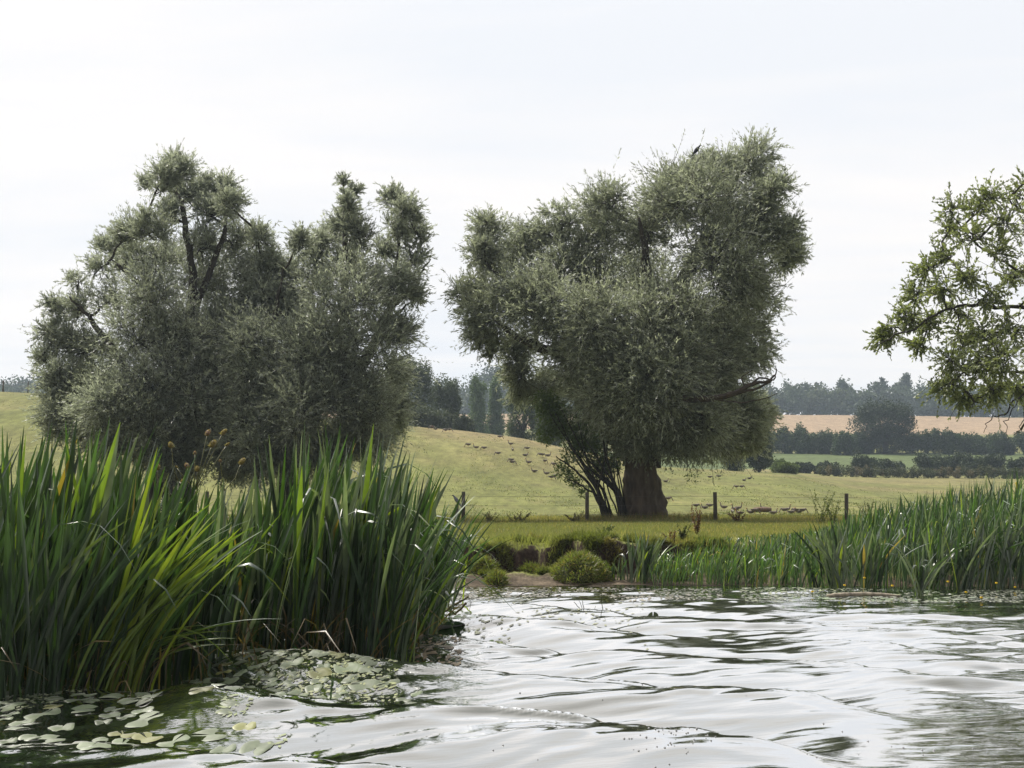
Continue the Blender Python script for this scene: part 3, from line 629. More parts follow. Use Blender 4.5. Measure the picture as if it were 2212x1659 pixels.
# grass tussocks on the eroded bank: soil core under a coat of blades
def tussock(px, py, wpx, hpx, label, D=None, C=(.15, .175, .05)):
    D = D or 21.7; X = X_at(px, D); g = float(zt(X, D)); w = wpx/F*D/2; z0 = min(g, P(px, py, D)[2]); h = hpx/F*D
    w *= .84; root = thing('grass_tussock', (X, D, z0), label, 'tussock', 'grass tussocks on the bank')
    mb = MB(); u = np.linspace(0, math.pi*2, 18)[:-1]; rings = []
    for q in np.linspace(0, 1, 8):
        r = w*.93*math.cos(q*math.pi/2)**.75; rings.append(np.stack((np.cos(u)*r*(1+.1*np.sin(3*u)), np.sin(u)*r, 0*u+h*.88*math.sin(q*math.pi/2)-.03), 1))
    V = np.concatenate(rings); m_ = len(u); i = np.arange(7)[:, None]*m_; j = np.arange(m_)[None, :]
    Q = np.stack((i+j, i+(j+1) % m_, i+m_+(j+1) % m_, i+m_+j), -1).reshape(-1, 4)
    mb.add(V, Q, None, (.05, .055, .025)); mb.build('sod', M_bark, root, True)
    n = int(5200*w*h/.25)+900; a = R.uniform(0, 2*math.pi, n); q = R.uniform(0, 1, n)**1.1
    r = w*np.cos(q*math.pi/2)**.75*(1+.5*vn(a*1.6, q*3, 7)); p = np.stack((np.cos(a)*r, np.sin(a)*r, h*.88*np.sin(q*math.pi/2)-.02), 1)
    ln = R.uniform(.04, .13, n)*(1+.8*(vn(a*2.2, q*5, 5)+.1)); d = np.stack((np.cos(a)*(1-q)*1.2, np.sin(a)*(1-q)*1.2, .35+q*0), 1)+R.normal(size=(n, 3))*.5
    mb = MB(); leaves(mb, p, d, ln, .012, np.where((R.random(n) < .18)[:, None], (.22, .17, .09), C)*R.uniform(.55, 1.35, (n, 1))); mb.build('grass_blades', M_grass, root)
tussock(1250, 1254, 118, 62, 'large rounded green grass mound in the middle of the bank', 21.6)
tussock(1072, 1262, 40, 26, 'small green tussock at the waterline right of the left reeds', 21.1)
tussock(1046, 1232, 56, 34, 'leafy green tussock on the slumped soil behind the waterline one', 21.9)
tussock(1148, 1208, 54, 20, 'small tussock hanging half way up the dark soil face', 22.4)
tussock(1458, 1250, 46, 28, 'small low tussock right of the upright iris clump', 21.7)
tussock(1290, 1248, 50, 34, 'low skirt of turf at the right foot of the large mound', 21.5)
tussock(1425, 1215, 60, 34, 'turf lump at the foot of the bank behind the small low tussock', 22.3, (.10, .14, .04))

# ---------------------------------------------------------------- reeds
def reed(mb, base, h, lean, w, C, droop, seg=9):
    """base (n,3), h (n), lean (n,2) horizontal offset per height, w (n), C (n,3), droop (n) share of the tip that folds over"""
    n = len(base); t = np.linspace(0, 1, seg+1)[None, :]
    ben = t**1.45
    hz = h[:, None]*t
    x = base[:, 0:1]+lean[:, 0:1]*h[:, None]*ben; y = base[:, 1:2]+lean[:, 1:2]*h[:, None]*ben
    ln2 = (lean**2).sum(1)[:, None]
    z = base[:, 2:3]+hz*(1-.30*np.minimum(ln2, 1.2)*t**2)
    f = np.clip((t-(1-droop[:, None]))/np.maximum(droop[:, None], 1e-3), 0, 1)*(droop[:, None] > .01)
    dl = nrm(np.concatenate((lean+1e-4, np.zeros((n, 1))), 1))
    x = x+dl[:, 0:1]*droop[:, None]*h[:, None]*f*1.0; y = y+dl[:, 1:2]*droop[:, None]*h[:, None]*f
    z = z-droop[:, None]*h[:, None]*(f**2)*1.55
    P_ = np.stack((x, y, z), -1)
    an = R.normal(size=n)*.75+.1; s = np.stack((np.cos(an), np.sin(an), 0*an), 1)
    tg = nrm(np.gradient(P_, axis=1)); nn = nrm(np.cross(tg, s[:, None, :])); ss = s[:, None, :]+0*tg
    tw = (R.normal(size=(n, 1))*.5*t)[..., None]; ss = ss*np.cos(tw)+nn*np.sin(tw)
    wp = w[:, None]*(.62+.75*t)*np.clip((1.0-t)*4.2, 0.03, 1)**.8*.9
    A = P_-ss*wp[..., None]*.5; B = P_+ss*wp[..., None]*.5; M_ = P_+nn*wp[..., None]*.16
    V = np.stack((A, M_, B), 2).reshape(-1, 3)          # n, seg+1, 3
    b = np.arange(n)[:, None]*(seg+1)*3+np.arange(seg)[None, :]*3
    Q = np.concatenate((np.stack((b, b+1, b+4, b+3), -1).reshape(-1, 4), np.stack((b+1, b+2, b+5, b+4), -1).reshape(-1, 4)))
    Cv = np.repeat(C, (seg+1)*3, axis=0)
    mb.add(V, Q, None, Cv)
RC = np.array(((.026, .044, .026), (.034, .062, .030), (.046, .088, .028), (.11, .155, .026), (.10, .122, .10), (.015, .026, .014), (.20, .24, .03), (.25, .17, .05)))
def rcol(n, w):
    w = np.array(w, float); return RC[R.choice(len(RC), n, p=w/w.sum())]*R.uniform(.75, 1.25, (n, 1))
TXp = [0, 120, 230, 330, 420, 520, 620, 700, 760, 830, 900, 960, 1010]
TYp = [965, 935, 922, 1000, 1055, 1055, 1000, 940, 925, 945, 1010, 1070, 1130]
def left_h(X, Y):                                # tip height so the bed's outline matches
    px = X/Y*F+1106+45
    yt = np.interp(px, TXp, TYp); return 1.5+(1065-yt)/F*Y
R = np.random.default_rng(41)
def fy(X): return np.interp(X, [-9, -3.9, -2.7, -2.35, -1.6, -1.1, -.85, -.7], [9.3, 9.45, 9.75, 10.9, 11.2, 11.3, 12.4, 15.5])
n = 2050
X = R.uniform(-6.2, -.8, n); Y = fy(X)+np.abs(R.normal(size=n))*1.5+R.uniform(0, .5, n)
k = (Y < ys(X)+1.3) & (Y < 19) & (X > -.5*Y-.6); X, Y = X[k], Y[k]; n = len(X)
hh = left_h(X, Y)*np.where(R.random(n) < .28, R.uniform(.9, 1.10, n), R.uniform(.45, .92, n))
lean = np.stack((.13+.15*R.normal(size=n)*.75, R.normal(size=n)*.13-.03), 1)
px = X/Y*F+1106
seg_ = 14
C = np.where((px < 420)[:, None], rcol(n, (5, 6, 4, 1.5, 3, 4, .8, .3)), np.where((px < 700)[:, None], rcol(n, (3, 4, 3, .8, 7, 2, .3, .3)), rcol(n, (4, 4, 3, .8, 6, 4, .3, .3))))
dr = np.where((R.random(n) < np.where(px > 420, .12, .04)), R.uniform(.14, .32, n), 0.)
mb = MB(); reed(mb, np.stack((X, Y, np.maximum(zt(X, Y), -.5)*0-.05), 1), np.maximum(hh, .5), lean, R.uniform(.028, .056, n), C, dr, 14)
# dead brown leaves low among the stems
n = 260; X = R.uniform(-5, -.8, n); Y = fy(X)+R.uniform(-.05, .8, n)
reed(mb, np.stack((X, Y, 0*X-.03), 1), R.uniform(.25, .8, n), R.normal(size=(n, 2))*.5, R.uniform(.008, .02, n), np.array((.16, .11, .05))*R.uniform(.5, 1.2, (n, 1)), np.where(R.random(n) < .4, .3, 0.), 5)
tag(mb.build('reed_bed', M_reed), 'tall dense bed of dark green reeds standing in the water at the left', 'reeds', kind='stuff')

def clump(px, py, n, hm, spread, leanx, w, cw, label, lean_sd=.22, leany=-.05, droopp=.1, group=None, name='reed_clump', D=None, seg=14, hvar=(.65, 1.0), cat='reeds'):
    b = Wp(px, py) if D is None else np.array((X_at(px, D), D, float(zt(X_at(px, D), D))))
    X = R.normal(size=n)*spread; Y = R.normal(size=n)*spread*.8
    mb = MB(); reed(mb, np.stack((X, Y, 0*X-.05), 1), hm*R.uniform(hvar[0], hvar[1], n), np.stack((leanx+R.normal(size=n)*lean_sd, leany+R.normal(size=n)*.12), 1),
                    w*R.uniform(.7, 1.2, n), rcol(n, cw), np.where(R.random(n) < droopp, R.uniform(.14, .3, n), 0.), seg)
    o = mb.build(name, M_reed); o.location = tuple(b); return tag(o, label, cat, group)
YG = (0, 1, 3, 8, 0, 0, 5, .4); DG = (5, 6, 3, .5, 1, 4, .2, .1); BG = (2, 2, 2, .5, 8, 1, .1, .1)
g1 = 'reed clumps along the front of the left bed'
clump(30, 1512, 34, 1.9, .10, .10, .034, DG, 'dark upright reed clump at the left edge of the picture', group=g1)
clump(110, 1508, 30, 1.75, .08, .22, .032, DG, 'dark green reed clump second from the left edge', group=g1)
clump(190, 1500, 26, 1.7, .08, .42, .032, (1, 3, 5, 4, 0, 1, 1, 0), 'mid green reed clump leaning right before the yellow-green leaves', group=g1)
clump(265, 1494, 30, 1.55, .09, .50, .036, YG, 'bright yellow-green reed clump leaning far to the right', .14, group=g1, droopp=.03)
clump(250, 1490, 14, 1.75, .06, .36, .036, YG, 'yellow-green reed fan rising behind the far-leaning clump', .12, group=g1, droopp=.03)
clump(215, 1492, 11, .75, .05, 1.25, .03, (0, 0, 3, 9, 0, 0, 2, 0), 'few pale reed leaves bent low over the lily pads', .18, group=g1, droopp=.1, hvar=(.8, 1.25))
clump(395, 1450, 26, 1.5, .10, .30, .03, (2, 5, 6, 2, 0, 1, .3, 0), 'bright green reed clump standing at the notch before the lily pads', group=g1)
clump(530, 1425, 30, 1.45, .12, .16, .03, DG, 'slim dark reed clump left of the upright round leaf', group=g1)
clump(720, 1430, 34, 1.8, .12, .12, .03, BG, 'grey-green reed clump right behind the cresting wave', group=g1, droopp=.2)
clump(800, 1437, 34, 1.85, .12, .20, .03, DG, 'dark reed clump above the yellow water lily flowers', group=g1)
clump(850, 1435, 24, 1.3, .09, .30, .028, (3, 4, 5, 2, 1, 1, .4, 0), 'green reed clump leaning out at the right corner of the bed', group=g1)
clump(895, 1398, 30, 1.6, .10, .18, .03, (3, 4, 4, 2, 2, 2, .5, 0), 'reed clump before the right end of the left bed', group=g1)
clump(925, 1365, 28, 1.5, .10, .22, .03, (3, 4, 4, 2, 2, 2, .5, 0), 'reed clump with wide fanned leaves at the right end of the bed', .3, group=g1)
clump(950, 1325, 18, 1.3, .10, .30, .028, (2, 4, 5, 3, 2, 1, 1, 0), 'last reed clump of the left bed pointing over the mud bank', .25, group=g1)

# right bed
n = 4600; X = R.uniform(2.3, 11, n); off = R.uniform(-.35, 4.2, n)*np.clip((X-1.5)/4, .35, 1)
Y = ys(X)+off; hb = np.interp(X, [2.3, 3, 4.3, 5.0, 5.8, 7, 8, 11], [.35, .5, .62, .75, 1.0, 1.25, 1.45, 1.7])
hb = hb*np.interp(off, [-.4, .6, 2.5, 4.2], [.72, .85, 1.0, 1.05]); k = (R.random(n) < .85); X, Y, hb, off = X[k], Y[k], hb[k], off[k]; n = len(X)
Z = np.maximum(zt(X, Y), 0)-.03
pxr = X/Y*F+1106
tipz = 1.5+(1065-np.interp(pxr, [1380, 1430, 1480, 1700, 1780, 1850, 2000, 2100, 2212, 2600], [1195, 1180, 1160, 1148, 1130, 1092, 1060, 1034, 1008, 975]))/F*Y
hb = np.clip(np.minimum(tipz-Z, np.interp(X, [2.3, 3.5, 5, 6, 8, 11], [.42, .55, .75, .95, 1.5, 1.8])), .12, 3)
C = np.where((X < 4.6)[:, None], rcol(n, (2, 5, 8, 3, 2, 1, .3, .2)), rcol(n, (5, 5, 3, .6, 4, 3, .15, .1)))
C = C*1.35+np.array((.012, .016, .014)); mb = MB(); reed(mb, np.stack((X, Y, Z), 1), hb*R.uniform(.6, 1.05, n), np.stack((.12+R.normal(size=n)*.18, R.normal(size=n)*.12), 1), R.uniform(.018, .034, n)*np.clip(X/5.5, .6, 1), C, np.where(R.random(n) < .1, .18, 0.), 6)
tag(mb.build('reed_bed', M_reed), 'reeds on the right bank growing taller towards the right edge', 'reeds', kind='stuff')
g2 = 'reed clumps along the right bank'
for px, py, n_, hm, sp, lx, lb in ((1385, 1255, 34, .82, .10, .08, 'upright grey-green iris clump alone on the mud beside the grass mound'), (1560, 1262, 16, .55, .12, .35, 'low spreading reed clump at the left end of the right bank'), (1610, 1262, 16, .62, .12, .4, 'second low reed clump on the right bank, leaning right'),
        (1690, 1262, 14, .5, .1, .5, 'short reed tuft leaning right beside the first yellow flower'), (1805, 1272, 30, 1.1, .10, -.1, 'grey-green reed clump left of the floating log flowers'), (1880, 1272, 34, 1.0, .10, .2, 'broad pale reed clump right behind the floating log'),
        (1985, 1285, 16, .8, .06, .1, 'narrow reed tuft standing out in the water right of the log'), (2085, 1272, 26, 1.25, .10, .25, 'tall pale reed clump fanning right near the picture edge'), (2010, 1270, 18, 1.0, .12, .5, 'sprawling reed clump with crossed leaves right of the water tuft'),
        (2170, 1272, 34, 1.3, .14, .1, 'tall dark reed clump at the right edge'), (1750, 1268, 12, .55, .08, .0, 'small thin reed tuft behind the first yellow flower'), (1330, 1250, 12, .42, .06, .05, 'few thin blades on the mud left of the iris clump')):
    clump(px, py, int(n_*1.4), hm*1.08, sp, lx, .038, BG, lb, .28, group=g2, droopp=.16, D=21.5 if px in (1385, 1330) else None, name='iris_clump' if px == 1385 else 'reed_clump', cat='plant' if px == 1385 else 'reeds')

# ---------------------------------------------------------------- lily pads
def pad_mat():
    m, t, o = newmat('lily_pad')
    at = nd(t, 'ShaderNodeAttribute', attribute_name='col'); g = nd(t, 'ShaderNodeNewGeometry')
    n = nd(t, 'ShaderNodeTexNoise'); n.inputs['Scale'].default_value = 14; t.links.new(g.outputs['Position'], n.inputs[0])
    mr = nd(t, 'ShaderNodeMapRange'); mr.inputs[3].default_value = .6; mr.inputs[4].default_value = 1.4; t.links.new(n.outputs[0], mr.inputs[0])
    v = nd(t, 'ShaderNodeVectorMath', operation='SCALE'); t.links.new(at.outputs['Color'], v.inputs[0]); t.links.new(mr.outputs[0], v.inputs['Scale'])
    d = nd(t, 'ShaderNodeBsdfDiffuse'); t.links.new(v.outputs[0], d.inputs[0])
    gl = nd(t, 'ShaderNodeBsdfGlossy'); gl.inputs[0].default_value = (.7, .7, .7, 1); gl.inputs['Roughness'].default_value = .42
    f = nd(t, 'ShaderNodeFresnel'); f.inputs[0].default_value = 1.4
    b = nd(t, 'ShaderNodeBump'); b.inputs['Strength'].default_value = .25; b.inputs['Distance'].default_value = .01; t.links.new(n.outputs[0], b.inputs['Height'])
    t.links.new(b.outputs[0], gl.inputs['Normal'])
    ms = nd(t, 'ShaderNodeMixShader'); t.links.new(f.outputs[0], ms.inputs[0]); t.links.new(d.outputs[0], ms.inputs[1]); t.links.new(gl.outputs[0], ms.inputs[2])
    t.links.new(ms.outputs[0], o.inputs[0]); return m
M_pad = pad_mat()
def pad(x, y, rx, ry, rot, label, group, C=(.17, .22, .11), lift=.008):
    na = 20; rr = (.0, .35, .65, .88, 1.0); a = np.linspace(.16, 2*math.pi-.16, na)
    V = []; 
    for r in rr:
        rad = r*(1+.05*np.sin(5*a+x*9)*r+.05*np.sin(3*a+y*7))
        lx = np.cos(a)*rad*rx; ly = np.sin(a)*rad*ry
        gx_ = x+lx*math.cos(rot)-ly*math.sin(rot); gy_ = y+lx*math.sin(rot)+ly*math.cos(rot)
        z = zw(gx_, gy_)+lift-.004*(r > .95)+.007*r*np.sin(2*a+x*5)
        V.append(np.stack((gx_, gy_, z), 1))
    V = np.concatenate(V); O_ = np.array((x, y, float(zw(x, y))))
    i = np.arange(len(rr)-1)[:, None]*na; j = np.arange(na-1)[None, :]
    Q = np.stack((i+j, i+j+1, i+na+j+1, i+na+j), -1).reshape(-1, 4)
    o = mesh_obj('lily_pad', V-O_, Q[:, ::-1], M_pad, None, np.array(C)*R.uniform(.6, 1.2)*(np.array((1.25, 1.05, .6)) if R.random() < .12 else 1), True); o.location = tuple(O_)
    return tag(o, label, 'lily pad', group)
R = np.random.default_rng(51)
placed = []
def scatter(n, f, rmin, rmax, label, group, C, sep=.75):
    c = 0; tries = 0; todo = []
    while c < n and tries < 6000:
        tries += 1; x, y = f(); r = R.uniform(rmin, rmax)*.78
        if any((x-a)**2+(y-b)**2 < (sep*(r+q))**2 for a, b, q in placed): continue
        placed.append((x, y, r)); todo.append((x, y, r)); c += 1
    xs = [q[0]/q[1] for q in todo]; yy = [q[1] for q in todo]; x1, x2 = np.quantile(xs, (.34, .67)); y1_ = np.median(yy); rmid = (rmin+rmax)/2
    seen = {}
    for x, y, r in sorted(todo):
        sz = 'large' if r > rmid else 'small'; hx = 'left' if x/y < x1 else 'right' if x/y > x2 else 'middle'; hy = 'nearer' if y < y1_ else 'farther'
        lb = '%s %s, %s %s part' % (sz, label, hy, hx)
        pad(x, y, r, r*R.uniform(.7, .95), R.uniform(0, 6.28), lb, group, C, .001+.004*R.random())
def zone(px0, px1, py0, py1):
    def f():
        w = Wp(R.uniform(px0, px1), R.uniform(py0, py1)); return w[0], w[1]
    return f
scatter(38, zone(-10, 330, 1508, 1600), .08, .19, 'pale lily pad before the far left reeds', 'lily pads at the far left', (.135, .165, .095))
scatter(12, zone(330, 560, 1500, 1600), .09, .17, 'pale lily pad left of the first wake wave', 'lily pads left of the first wake wave', (.135, .165, .095))
scatter(46, zone(380, 640, 1440, 1490), .07, .17, 'pale lily pad below the notch in the reeds', 'lily pads below the notch in the reeds', (.135, .165, .095))
scatter(30, zone(620, 800, 1425, 1500), .08, .16, 'pale lily pad riding the second wave', 'lily pads riding the second wave', (.135, .165, .095), .62)
scatter(20, zone(600, 900, 1485, 1545), .06, .13, 'pale lily pad between the two waves', 'lily pads between the waves', (.135, .165, .095))
scatter(18, zone(940, 1120, 1350, 1410), .05, .12, 'lily pad right of the left reed bed', 'lily pads right of the left bed', (.12, .18, .07))
scatter(40, zone(1700, 2160, 1276, 1300), .06, .15, 'lily pad along the right reeds', 'lily pads along the right reeds', (.14, .20, .08), .6)
# upright and curled leaves
def stand_leaf(px, py, r, label, C=(.06, .13, .03), tilt=.9, rot=0.0, stem=.08):
    b = Wp(px, py); root = thing('water_lily_leaf', b, label, 'lily leaf', 'raised water lily leaves')
    na = 24; a = np.linspace(.12, 2*math.pi-.12, na); V = []
    for q in (0, .4, .75, 1.0):
        lx = np.cos(a+math.pi/2)*r*q*1.1; lz = np.sin(a+math.pi/2)*r*q; cup = .25*r*(q*np.cos(a*1.0))**2
        V.append(np.stack((lx, cup-lz*math.cos(tilt), lz*math.sin(tilt)+stem+r*math.sin(tilt)*.6), 1))
    V = np.concatenate(V); c, s = math.cos(rot), math.sin(rot); V = np.stack((V[:, 0]*c-V[:, 1]*s, V[:, 0]*s+V[:, 1]*c, V[:, 2]), 1)
    i = np.arange(3)[:, None]*na; j = np.arange(na-1)[None, :]; Q = np.stack((i+j, i+j+1, i+na+j+1, i+na+j), -1).reshape(-1, 4)
    mesh_obj('leaf_blade', V, Q, M_pad, root, np.array(C), True)
    mb = MB(); tube(mb, [(0, 0, -.15), (0, 0, .0), (0, 0, stem+r*math.sin(tilt)*.6)], .005, 5, (.06, .10, .03)); mb.build('stalk', M_reed, root)
stand_leaf(646, 1440, .11, 'large round green leaf standing upright before the reeds', (.045, .14, .02), 1.35, 0, .0)
stand_leaf(612, 1480, .07, 'small dark green leaf lifted between the pale pads', tilt=.35, stem=.01)
stand_leaf(1318, 1374, .07, 'folded green leaf sticking up in mid water, farthest right of three', tilt=.7, stem=0)
stand_leaf(1234, 1360, .05, 'small folded leaf in mid water, topmost of the middle group', tilt=.9, stem=0)
stand_leaf(1210, 1372, .06, 'low rounded leaf in mid water between two folded ones', tilt=.8, stem=0)
stand_leaf(1120, 1370, .07, 'pale notched leaf in mid water near the left reeds', (.16, .22, .10), .6, .4, 0)
stand_leaf(1410, 1342, .075, 'upright curled leaf by the dark wave ripples', (.10, .13, .05), 1.2, .5, 0)
stand_leaf(975, 1372, .15, 'broad dark leaf at the foot of the last left reeds', (.03, .085, .02), .7, .3, 0)
stand_leaf(1000, 1362, .09, 'bright green leaf pointing out from the last left reeds', (.07, .16, .02), .4, 0, .01)
stand_leaf(424, 1444, .10, 'grey-green leaf lifted at the notch of the reeds', (.15, .2, .1), .35, 0, .02)
stand_leaf(470, 1474, .05, 'small bright leaf in the mat below the reed notch', (.14, .22, .04), .6, 0, 0)
# floating weed mat: small scraps of leaf and scum
mb = MB()
def scraps(n, px0, px1, py0, py1, C, smin=.01, smax=.045, dens=None):
    P_ = np.array([Wp(R.uniform(px0, px1), R.uniform(py0, py1))[:2] for _ in range(n)])
    if dens: k = fbm(P_[:, 0]*1.2, P_[:, 1]*.7, 97) > dens; P_ = P_[k]; n = len(P_)
    s = R.uniform(smin, smax, n); a = R.uniform(0, 6.28, n); u = np.stack((np.cos(a), np.sin(a)), 1)*s[:, None]; v = np.stack((-np.sin(a), np.cos(a)), 1)*s[:, None]*.5
    qs = []
    for q in (-u, -v*1.1+u*.2, u, v): xy = P_+q; qs.append(np.concatenate((xy, (zw(xy[:, 0], xy[:, 1])+.005)[:, None]), 1))
    V = np.stack(qs, 1).reshape(-1, 3); mb.add(V, np.arange(4*n).reshape(n, 4), None, np.repeat(np.asarray(C)*R.uniform(.6, 1.4, (n, 1)), 4, axis=0))
scraps(2600, 970, 1560, 1270, 1300, (.22, .20, .15), dens=-.35)
scraps(1300, 970, 1400, 1300, 1405, (.20, .21, .13), dens=-.15)
scraps(3000, 1600, 2212, 1272, 1302, (.22, .24, .14), dens=-.35)
scraps(2600, -40, 620, 1440, 1600, (.17, .20, .09), .008, .03, dens=-.25)
scraps(1000, 600, 860, 1425, 1520, (.20, .22, .10), .008, .03)
scraps(160, 900, 1000, 1400, 1440, (.12, .09, .05), .01, .05)
tag(mb.build('floating_weed', M_pad), 'pale scraps of leaf and scum floating on the river near the banks', 'floating weed', kind='stuff')
# bubbles on the wake
mb = MB()
for k in range(110):
    if k < 60: px, py = R.normal()*60+1440, R.normal()*14+1605+R.uniform(0, 40)
    else: px, py = R.uniform(950, 2150), R.uniform(1480, 1650)
    b = Wp(px, py); r = R.uniform(.003, .008); u = np.linspace(0, 2*math.pi, 9)[:-1]; V = []
    for q in (0, .5, .85): V.append(np.stack((np.cos(u)*r*math.cos(q*1.57), np.sin(u)*r*math.cos(q*1.57), 0*u+r*math.sin(q*1.57)), 1))
    V = np.concatenate(V)+np.array((b[0], b[1], float(zw(b[0], b[1])))); V = np.vstack((V, (b[0], b[1], V[:, 2].max()+r*.1)))
    Q = [(i_*8+j_, i_*8+(j_+1) % 8, i_*8+8+(j_+1) % 8, i_*8+8+j_) for i_ in range(2) for j_ in range(8)]; T = [(16+j_, 16+(j_+1) % 8, 24) for j_ in range(8)]
    mb.add(V, Q, T, (.3, .3, .3))
tag(mb.build('bubbles', M_pad, smooth=True), 'tiny white bubbles drifting on the wake', 'bubbles', kind='stuff')

# yellow water lilies
def lily(px, py, label, hpx=18, s=1.0):
    w = Wp(px, py+hpx); D = w[1]; top = P(px, py, D); root = thing('yellow_water_lily', w, label, 'flower', 'yellow water lily flowers')
    h = max(.04, top[2]); mb = MB(); tube(mb, [(0, 0, -.1), (.004, 0, h*.5), (0, 0, h)], .005, 6, (.07, .11, .03)); mb.build('stalk', M_reed, root)
    mb = MB(); r = .015*s
    for k in range(5):
        a = k*2*math.pi/5; u = np.linspace(-.62, .62, 5)
        V = []
        for q, rr_, zz_ in ((0, .25, 0), (.35, .95, .25), (.7, 1.1, .85), (1, .72, 1.35)):
            V.append(np.stack((np.cos(a+u*(1-.3*q))*rr_*r, np.sin(a+u*(1-.3*q))*rr_*r, 0*u+h+zz_*r), 1))
        V = np.concatenate(V); Q = [(i_*5+j_, i_*5+j_+1, i_*5+6+j_, i_*5+5+j_) for i_ in range(3) for j_ in range(4)]
        mb.add(V, Q, None, (.75, .50, .02))
    mb.build('petals', M_petal, root, True)
    mb = MB(); tube(mb, [(0, 0, h), (0, 0, h+r*.7), (0, 0, h+r)], (r*.4, r*.5, r*.55), 8, (.45, .42, .05)); mb.build('stigma', M_petal, root)
for px, py, hp, lb in ((766, 1420, 12, 'yellow water lily flower riding on the crest of the left wave'), (832, 1393, 30, 'taller one of two yellow flowers under the dark left reeds'), (836, 1412, 16, 'lower one of two yellow flowers under the dark left reeds'), (968, 1362, 10, 'yellow flower hidden beside the broad dark leaf'),
        (1755, 1280, 8, 'first yellow flower on the right side, left of the log'), (1825, 1266, 22, 'yellow flower on a stalk in front of the floating log'), (1868, 1250, 28, 'high yellow flower between two reed clumps behind the log'), (1928, 1267, 20, 'yellow flower at the right end of the floating log'),
        (1984, 1238, 36, 'yellow flower held high above the narrow water tuft'), (2048, 1258, 22, 'yellow flower between the narrow tuft and the tall pale clump'), (2087, 1281, 8, 'yellow flower low on the water below the tall pale clump'), (2120, 1293, 6, 'lowest yellow flower out on the dark water at the right'),
        (2153, 1261, 18, 'yellow flower before the dark right-edge reeds'), (2193, 1270, 8, 'yellow flower nearest to the right edge')):
    lily(px, py, lb, hp, 1.0 if px < 1000 else 1.25)

# ---------------------------------------------------------------- driftwood, stalks
def sticks(name, polys, label, cat, C, mat=M_wood, water=True, group=None):
    b = Wp(*polys[0][0][0]) ; mb = MB(); D0 = b[1]
    for pl, r0, r1 in polys:
        pts = np.array([P(x, y, D0) for x, y in pl]); n_ = len(pts); tt = np.linspace(0, n_-1, (n_-1)*4+1)
        pts = np.stack([np.interp(tt, range(n_), pts[:, a]) for a in range(3)], 1)+R.normal(size=((n_-1)*4+1, 3))*.003
        tube(mb, pts, np.linspace(r0, r1, len(pts)), 6, C, .3)
    o = mb.build(name, mat, None, True, origin=b); return tag(o, label, cat, group)
sticks('driftwood_branch', [([(1080, 1297), (1120, 1291), (1160, 1296), (1200, 1289), (1212, 1285)], .016, .008), ([(1118, 1291), (1128, 1282), (1160, 1273)], .008, .004), ([(1184, 1292), (1188, 1280), (1198, 1270)], .008, .004), ([(1150, 1294), (1160, 1303)], .008, .004)],
       'dark forked dead branch lying in the shallows below the mud', 'branch', (.07, .055, .045))
sticks('driftwood_branch', [([(1180, 1303), (1230, 1297), (1255, 1291), (1285, 1296)], .01, .004)], 'thin dark stick right of the forked branch in the shallows', 'branch', (.08, .06, .05))
mb = MB(); b = Wp(1785, 1288); b2 = Wp(1945, 1289)
pts = np.linspace(b, b2, 12); pts[:, 2] = .008+.022*np.sin(np.linspace(.1, 3.0, 12)); tube(mb, pts, np.interp(np.linspace(0, 1, 12), [0, .1, .8, 1], [.012, .03, .028, .008]), 9, (.26, .22, .17), .35)
tag(mb.build('log', M_wood, None, True, origin=b), 'pale bare log floating before the right-hand reeds', 'log')
SC = (.07, .075, .035)
sticks('emergent_stalks', [([(1262, 1340), (1257, 1310), (1250, 1296)], .004, .002), ([(1264, 1340), (1262, 1315), (1258, 1298)], .005, .003), ([(1268, 1340), (1255, 1318), (1240, 1300)], .005, .003), ([(1285, 1340), (1285, 1310)], .004, .002), ([(1291, 1340), (1288, 1318)], .004, .002),
    ([(1303, 1341), (1300, 1300), (1299, 1253)], .005, .002), ([(1300, 1340), (1294, 1318)], .004, .002), ([(1246, 1339), (1243, 1328)], .004, .002), ([(1253, 1339), (1251, 1328)], .004, .002)], 'cluster of thin dark stalks poking up in the middle of the water', 'plant', SC)
sticks('broken_reed_stalks', [([(945, 1345), (985, 1325), (1008, 1303)], .012, .012), ([(935, 1340), (975, 1310), (1012, 1290)], .012, .011), ([(960, 1345), (985, 1310), (1010, 1268)], .004, .003), ([(975, 1345), (980, 1310), (972, 1290), (965, 1330)], .004, .003), ([(1012, 1290), (1018, 1300), (1014, 1320)], .003, .002), ([(940, 1335), (970, 1330), (1000, 1328)], .01, .01)],
       'broken brown reed stalks sticking out from the right end of the left bed', 'reeds', (.09, .08, .04))
sticks('driftwood_branch', [([(850, 1447), (880, 1440), (905, 1430)], .02, .012)], 'short reddish stick caught at the corner of the left reeds', 'branch', (.13, .06, .04))
sticks('bent_reed_leaf', [([(280, 1270), (296, 1235), (298, 1220), (292, 1218)], .006, .004)], 'black broken leaf folded among the yellow-green reeds', 'leaf', (.015, .012, .01)) if False else None
sticks('water_weed_shoot', [([(713, 1515), (716, 1480), (718, 1455)], .008, .003), ([(715, 1490), (722, 1470), (724, 1458)], .006, .002)], 'thin green shoot standing in the trough between the two waves', 'plant', (.12, .2, .06), M_reed)

